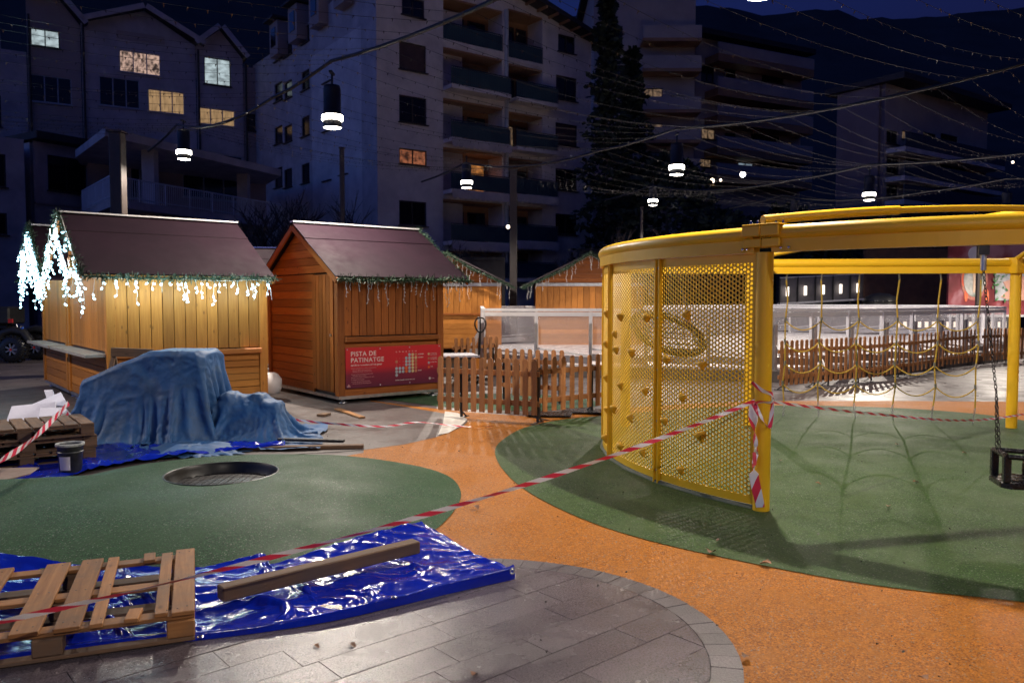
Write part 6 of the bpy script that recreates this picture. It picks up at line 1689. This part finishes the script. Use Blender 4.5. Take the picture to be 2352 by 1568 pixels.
def cbox(x0,x1,y0,y1,z1,extra=[]):
    N = [(-1,0,0),(1,0,0),(0,-1,0),(0,1,0),(0,0,1)]; D = [-x0,x1,-y0,y1,z1]
    for n_, d_ in extra:
        n_ = np.array(n_, float); l_ = np.linalg.norm(n_); N.append(tuple(n_/l_)); D.append(d_/l_)
    return np.array(N, float), np.array(D, float)
k_ = .33/.75
def sheet_sim(x0, y0, nx, ny, z, shp, seed, steps, rot=0):
    X0 = np.zeros((ny,nx,3)); X0[...,0] = (np.arange(nx)*h_+x0)[None,:]; X0[...,1] = (np.arange(ny)*h_+y0)[:,None]
    cx, cy = x0+nx*h_/2, y0+ny*h_/2; dx, dy = X0[...,0]-cx, X0[...,1]-cy
    X0[...,0], X0[...,1] = cx+dx*math.cos(rot)-dy*math.sin(rot), cy+dx*math.sin(rot)+dy*math.cos(rot)
    X0[...,2] = z + np.random.default_rng(seed).normal(0,.006,(ny,nx))
    return cloth(X0, h_, h_, steps, 8, None, convex_coll(shp, .03, .35), bend=.03)
h_ = .034
boxA = cbox(-4.86,-3.46,8.88,9.6,1.03,[((-k_,0,1),.69+k_*4.86)])
lows = [cbox(-3.52,-2.90,9.0,9.5,.40), cbox(-3.34,-3.18,9.0,9.35,.55), cbox(-3.02,-2.86,9.1,9.45,.52), cbox(-2.86,-2.66,9.0,9.35,.44)]
XS = sheet_sim(-5.45, 7.90, 72, 78, 1.07, [boxA], 3, 190, R(-4))
gridmesh(crumple(XS, [(5.0,.010,1.0),(11.0,.007,.8),(24.0,.004,1)], 3), 'main_cover', M['tarpold'], hp)
XS = sheet_sim(-3.80, 8.20, 50, 58, .60, [boxA]+lows, 5, 150, R(9))
gridmesh(crumple(XS, [(5.0,.022,1.0),(12.0,.014,.8),(26.0,.006,1)], 6), 'trailing_cover', M['tarpold'], hp)
BP = [G(290,1050), G(380,1054), G(480,1052), G(570,1040), G(560,1020), G(450,1018), G(350,1022)]
TP = [p.lerp(sum(BP,Vector())/7, .5)+Vector((0,0,.07)) for p in BP]
V, Fc = drape(TP, BP, 160, 8, 14, 12, .03, .09, 9)
MB().add(V, Fc, None, True).build('crumpled_hem', M['tarpold'], hp)

# ================================================================== ODDS AND ENDS
bkt = thing('bucket', 'dark paint spattered plastic bucket with a pale label in front of the pallet stack', 'bucket', G(163,1090)); p = G(163,1090); p.z = max(.03, mound_z(p.x,p.y)+.03)
spat = pmat('spattered_plastic', (.10,.11,.12), (.02,.022,.025), 9, .4, .15, .1, 40)
MB().lathe(p, [(.001,.0),(.092,.0),(.108,.235),(.119,.238),(.119,.262),(.107,.264),(.104,.235),(.10,.14),(.001,.14)], 28).build('bucket_body', spat, bkt)
MB().lathe(p+Vector((0,0,.18)), [(.105,0),(.113,.004),(.113,.012),(.107,.016)], 28).build('stiffening_rim', spat, bkt)
MB().lathe(p, [(.119,.243),(.1215,.246),(.121,.266),(.106,.267),(.1055,.23)], 28).build('cement_crust', pmat('dried_cement', (.52,.55,.54), (.08,.09,.10), 11, .8, .1, .5, 50), bkt)
V = []; 
for k in range(9):
    t = R(-118+k*7.0); 
    for z in (.03,.155): r_ = .0935+.016*z/.235+.0022; V.append(p+Vector((r_*math.cos(t), r_*math.sin(t), z)))
MB().add(V, [(2*k,2*k+2,2*k+3,2*k+1) for k in range(8)]).build('label', M['sheet'], bkt)
# folded foam sheets
def slab(name, pts, th, mat, label, cat):
    P = [Vector(q) for q in pts]; n_ = (P[1]-P[0]).cross(P[2]-P[0]).normalized()*th; m_ = len(P)
    o = MB().add(P+[q+n_ for q in P], [tuple(range(m_))[::-1], tuple(range(m_,2*m_))]+[(i,(i+1)%m_,(i+1)%m_+m_,i+m_) for i in range(m_)]).build(name, mat, origin=P[0], bevel=.004); return tag(o, label, cat)
slab('foam_sheet', [at(15,972,8.9), at(125,972,8.9), at(130,925,9.2), at(28,935,9.2)], .02, M['sheet'], 'large pale folded sheet propped behind the pallet stack', 'sheet')
slab('foam_sheet', [at(75,931,9.6), at(160,935,9.4), at(141,903,9.8)], .02, M['sheet'], 'white triangular flap of sheet leaning behind the pallets, beside the tarp', 'sheet')
slab('foam_sheet', [at(88,968,8.7), at(166,956,8.8), at(150,938,9.0), at(92,940,8.95)], .02, M['sheet'], 'small white sheet nearest the knotted tape end', 'sheet')
slab('foam_sheet', [at(108,916,10.2), at(130,918,10.2), at(122,896,10.3), at(102,897,10.3)], .02, M['sheet'], 'little white scrap standing at the foot of the stall', 'sheet')
# wooden trestle behind the heap
ts = thing('wooden_trestle', 'old wooden trestle half hidden behind the covered heap', 'trestle', at(300,900,9.95)*Vector((1,1,0)) if False else (at(300,900,9.95).x, 9.95, 0))
MB().beam(at(256,808,10.0), at(352,812,10.0), .04, .11).build('top_rail', M['oldwood'], ts, bevel=.003)
for u, v, dz in ((262,815,0),(345,815,0)):
    a = at(u, v, 10.02); MB().beam(a, Vector((a.x-.12, 9.8, .02)), .05, .03, (0,1,0)).build('leg', M['oldwood'], ts, bevel=.003); MB().beam(a, Vector((a.x-.05, 10.4, .02)), .05, .03, (0,1,0)).build('leg', M['oldwood'], ts, bevel=.003)
MB().beam(at(258,850,9.92), at(345,852,9.92), .03, .06).build('cross_rail', M['oldwood'], ts)
# round white container
p = at(624, 893, 12.95); tag(MB().lathe((p.x,p.y,.0), [(.001,.06),(.12,.08),(.165,.18),(.16,.32),(.11,.40),(.05,.43),(.001,.43)], 24).build('gas_bottle', M['white'], origin=(p.x,p.y,0)), 'rounded white container standing behind the corner of the glowing stall', 'container')
# offcuts
def offcut(u0, v0, u1, v1, w, h, mat, label, name='wood_offcut', z=.012):
    a = G(u0,v0,0)+Vector((0,0,z+h/2)); b = G(u1,v1,0)+Vector((0,0,z+h/2)); tag(MB().beam(a, b, w, h).build(name, mat, origin=a, bevel=.002), label, 'wood scrap')
offcut(775,942, 832,962, .09, .02, M['pallet'], 'pale board offcut lying on the paving before the banner stall')
offcut(736,958, 752,954, .12, .03, M['oldwood'], 'small brown wood scrap beside the pale board offcut')
offcut(515,1036, 835,1030, .09, .035, M['oldwood'], 'long dark weathered plank lying along the back of the green mound')
offcut(640,1022, 790,1026, .06, .03, M['black'], 'thin black strip lying behind the long dark plank', 'black_strip', .05)
slab('plastic_sheet', [G(590,1016)+Vector((0,0,.03)), G(700,1018)+Vector((0,0,.02)), G(690,1004)+Vector((0,0,.04)), G(610,1002)+Vector((0,0,.05))], .003, pmat('dusty_clear_plastic', (.42,.42,.44), (.22,.22,.24), 9, .3, .15, .6, 30), 'crumpled clear plastic sheet on the paving at the end of the heap', 'plastic sheet')
slab('cardboard_sheet', [G(-60,1150)+Vector((0,0,.10)), G(70,1122)+Vector((0,0,.12)), G(92,1106)+Vector((0,0,.12)), G(-60,1104)+Vector((0,0,.10))], .012, pmat('brown_cardboard', (.30,.21,.16), (.20,.14,.11), 4), 'piece of brown cardboard on the blue strip at the left edge', 'cardboard')
# flat patch beneath the fence, paler in colour than the paving around it
sheet('pale_paving_patch', gpx([(1022,946),(1052,950),(1074,965),(1058,980),(1030,996),(1006,1000),(1018,972)]), .0125, pmat('pale_patch', (.62,.58,.52), (.52,.48,.43), 2, .6, .1, .1, 60, coord='World'))

# quad bike at the left edge
q0 = at(30, 690, 20.5); qb = thing('quad_bike', 'dark quad bike with chunky tyres and a red strip at the far left edge', 'quad bike', (q0.x, q0.y, 0))
def wheel(x, y, r=.35, w=.24):
    ax_ = Matrix.Rotation(R(90),3,'X'); wh = MB().lathe((x,y,r), [(.16,-w/2),(r*.8,-w/2),(r*.97,-w*.38),(r,-w*.2),(r,w*.2),(r*.97,w*.38),(r*.8,w/2),(.16,w/2)], 26, axis=ax_).build('wheel', M['rubberblk'], qb)
    lg_ = MB()
    for k in range(20):
        t = 2*math.pi*k/20; lg_.box((x+r*math.cos(t), y, r+r*math.sin(t)), (.045,w*.85,.05), Matrix.Rotation(-t,3,'Y'))
    lg_.build('tread_lugs', M['rubberblk'], wh); sp_ = MB()
    for k in range(7):
        t = 2*math.pi*k/7; sp_.beam((x+.03*math.cos(t), y-w/2-.005, r+.03*math.sin(t)), (x+.15*math.cos(t), y-w/2-.005, r+.15*math.sin(t)), .03, .02, (0,1,0))
    sp_.build('rim', M['steel'], wh); MB().lathe((x,y-w/2-.02,r), [(.001,-.01),(.035,0)], 12, axis=ax_).build('hub_cap', pmat('red_plastic', (.5,.02,.02), None, 5) if 'red_plastic' not in bpy.data.materials else bpy.data.materials['red_plastic'], wh)
wheel(q0.x+.05, 20.4); wheel(q0.x-1.2, 20.4); wheel(q0.x+.05, 21.4); wheel(q0.x-1.2, 21.4)
MB().box((q0.x-.6, 20.9, .62), (1.3,.5,.32)).build('body', M['black'], qb, bevel=.06)
MB().box((q0.x-.65, 20.9, .92), (.75,.34,.18)).build('seat', M['rubberblk'], qb, bevel=.05)
for x in (q0.x+.05, q0.x-1.2):
    for y in (20.42, 21.38): MB().tube([(x-.42,y,.55),(x-.25,y,.78),(x,y,.84),(x+.25,y,.78),(x+.42,y,.55)], .11, 8).build('mudguard', M['black'], qb)
MB().box((q0.x-.5, 20.38, 1.08), (1.1,.05,.10)).build('red_strip', bpy.data.materials['red_plastic'], qb); MB().box((q0.x-.62, 20.7, 1.22), (1.2,.7,.45)).build('load_case', M['black'], qb, bevel=.04)
MB().tube([(q0.x+.0,20.7,.8),(q0.x-.12,20.75,1.1),(q0.x-.15,20.5,1.16)], .018, 6).build('handlebar', M['steel'], qb)
MB().lathe((q0.x+.3,20.35,.92), [(.001,-.02),(.05,0)], 12, axis=Matrix.Rotation(R(90),3,'X')).build('headlight', M['chrome'], qb)

# ---- leaves and crumbs
lf = pmat('dry_leaf', (.30,.12,.04), (.14,.05,.02), 20, .5, .1, .2, 60, objrand=.4)
def leaf(u, v, s, label, z=.022):
    p = G(u, v, z); rnd = random.Random(u*7+v); a_ = rnd.uniform(0,6.28); mb = MB(frame(p, a_)); n_ = 7; V = []
    for k in range(n_+1):
        t = k/n_; w = s*.33*math.sin(math.pi*min(1,t*1.02+.02))**.8*(1+.25*math.sin(k*2.6)); cz = s*.22*math.sin(t*3.0+1)*.6
        V += [(t*s-s/2, -w, cz+w*.55), (t*s-s/2, 0, cz), (t*s-s/2, w, cz+w*.5)]
    Fc = []
    for k in range(n_): Fc += [(3*k,3*k+3,3*k+4,3*k+1),(3*k+1,3*k+4,3*k+5,3*k+2)]
    o = mb.add(V, Fc, None, True).build('fallen_leaf', lf, origin=p); return tag(o, label, 'leaf')
LVS = [(1634,1268,.075,'curled brown leaf on the green edge below the yellow post'),(1757,1294,.06,'reddish brown leaf on the border of green and orange'),(1714,1507,.05,'pale curled leaf beside the kerb setts at the bottom'),
 (1094,1165,.055,'brown leaf on the orange neck between the green areas'),(1132,1143,.03,'tiny brown leaf near the barrier tape on orange'),(2040,1162,.05,'brown leaf lying on green below the rope net shadow'),(1793,1057,.05,'small dark leaf just right of the yellow post'),
 (2104,1107,.045,'small brown leaf in the middle of the green field'),(2215,1040,.04,'small brown leaf under the net, toward the far post'),(960,1205,.03,'speck of leaf by the mound edge'),(727,1484,.03,'small tan leaf on the paving left of the glare'),(810,1482,.035,'curled tan leaf on the paving below the tarp'),
 (1090,1587-40,.04,'brown leaf at the bottom edge of the paving'),(1880,1110,.04,'small red leaf left of the field centre'),(2060,1020,.035,'tiny leaf near the bottom of the net'),(1650,1240,.03,'tiny leaf above the curled brown one'),(2120,1556,.045,'brown leaf on orange at the bottom right')]
for u, v, s, lb in LVS: leaf(u, v, s*1.25, lb)
cr_ = MB(); rnd = random.Random(9)
for k in range(420):
    x, y = rnd.uniform(-2.2,4.2), rnd.uniform(2.8,9.5); s = rnd.uniform(.004,.010)
    V = [(x+rnd.uniform(-s,s), y+rnd.uniform(-s,s), .017+rnd.uniform(0,s*1.6)) for _ in range(4)]; cr_.add(V, [(0,1,2),(0,2,3),(1,3,2),(0,3,1)])
o = cr_.build('crumbs', pmat('black_crumb', (.02,.015,.012), None, 20)); tag(o, 'scattered tiny black crumbs of soil on the rubber and paving', 'litter', kind='stuff')
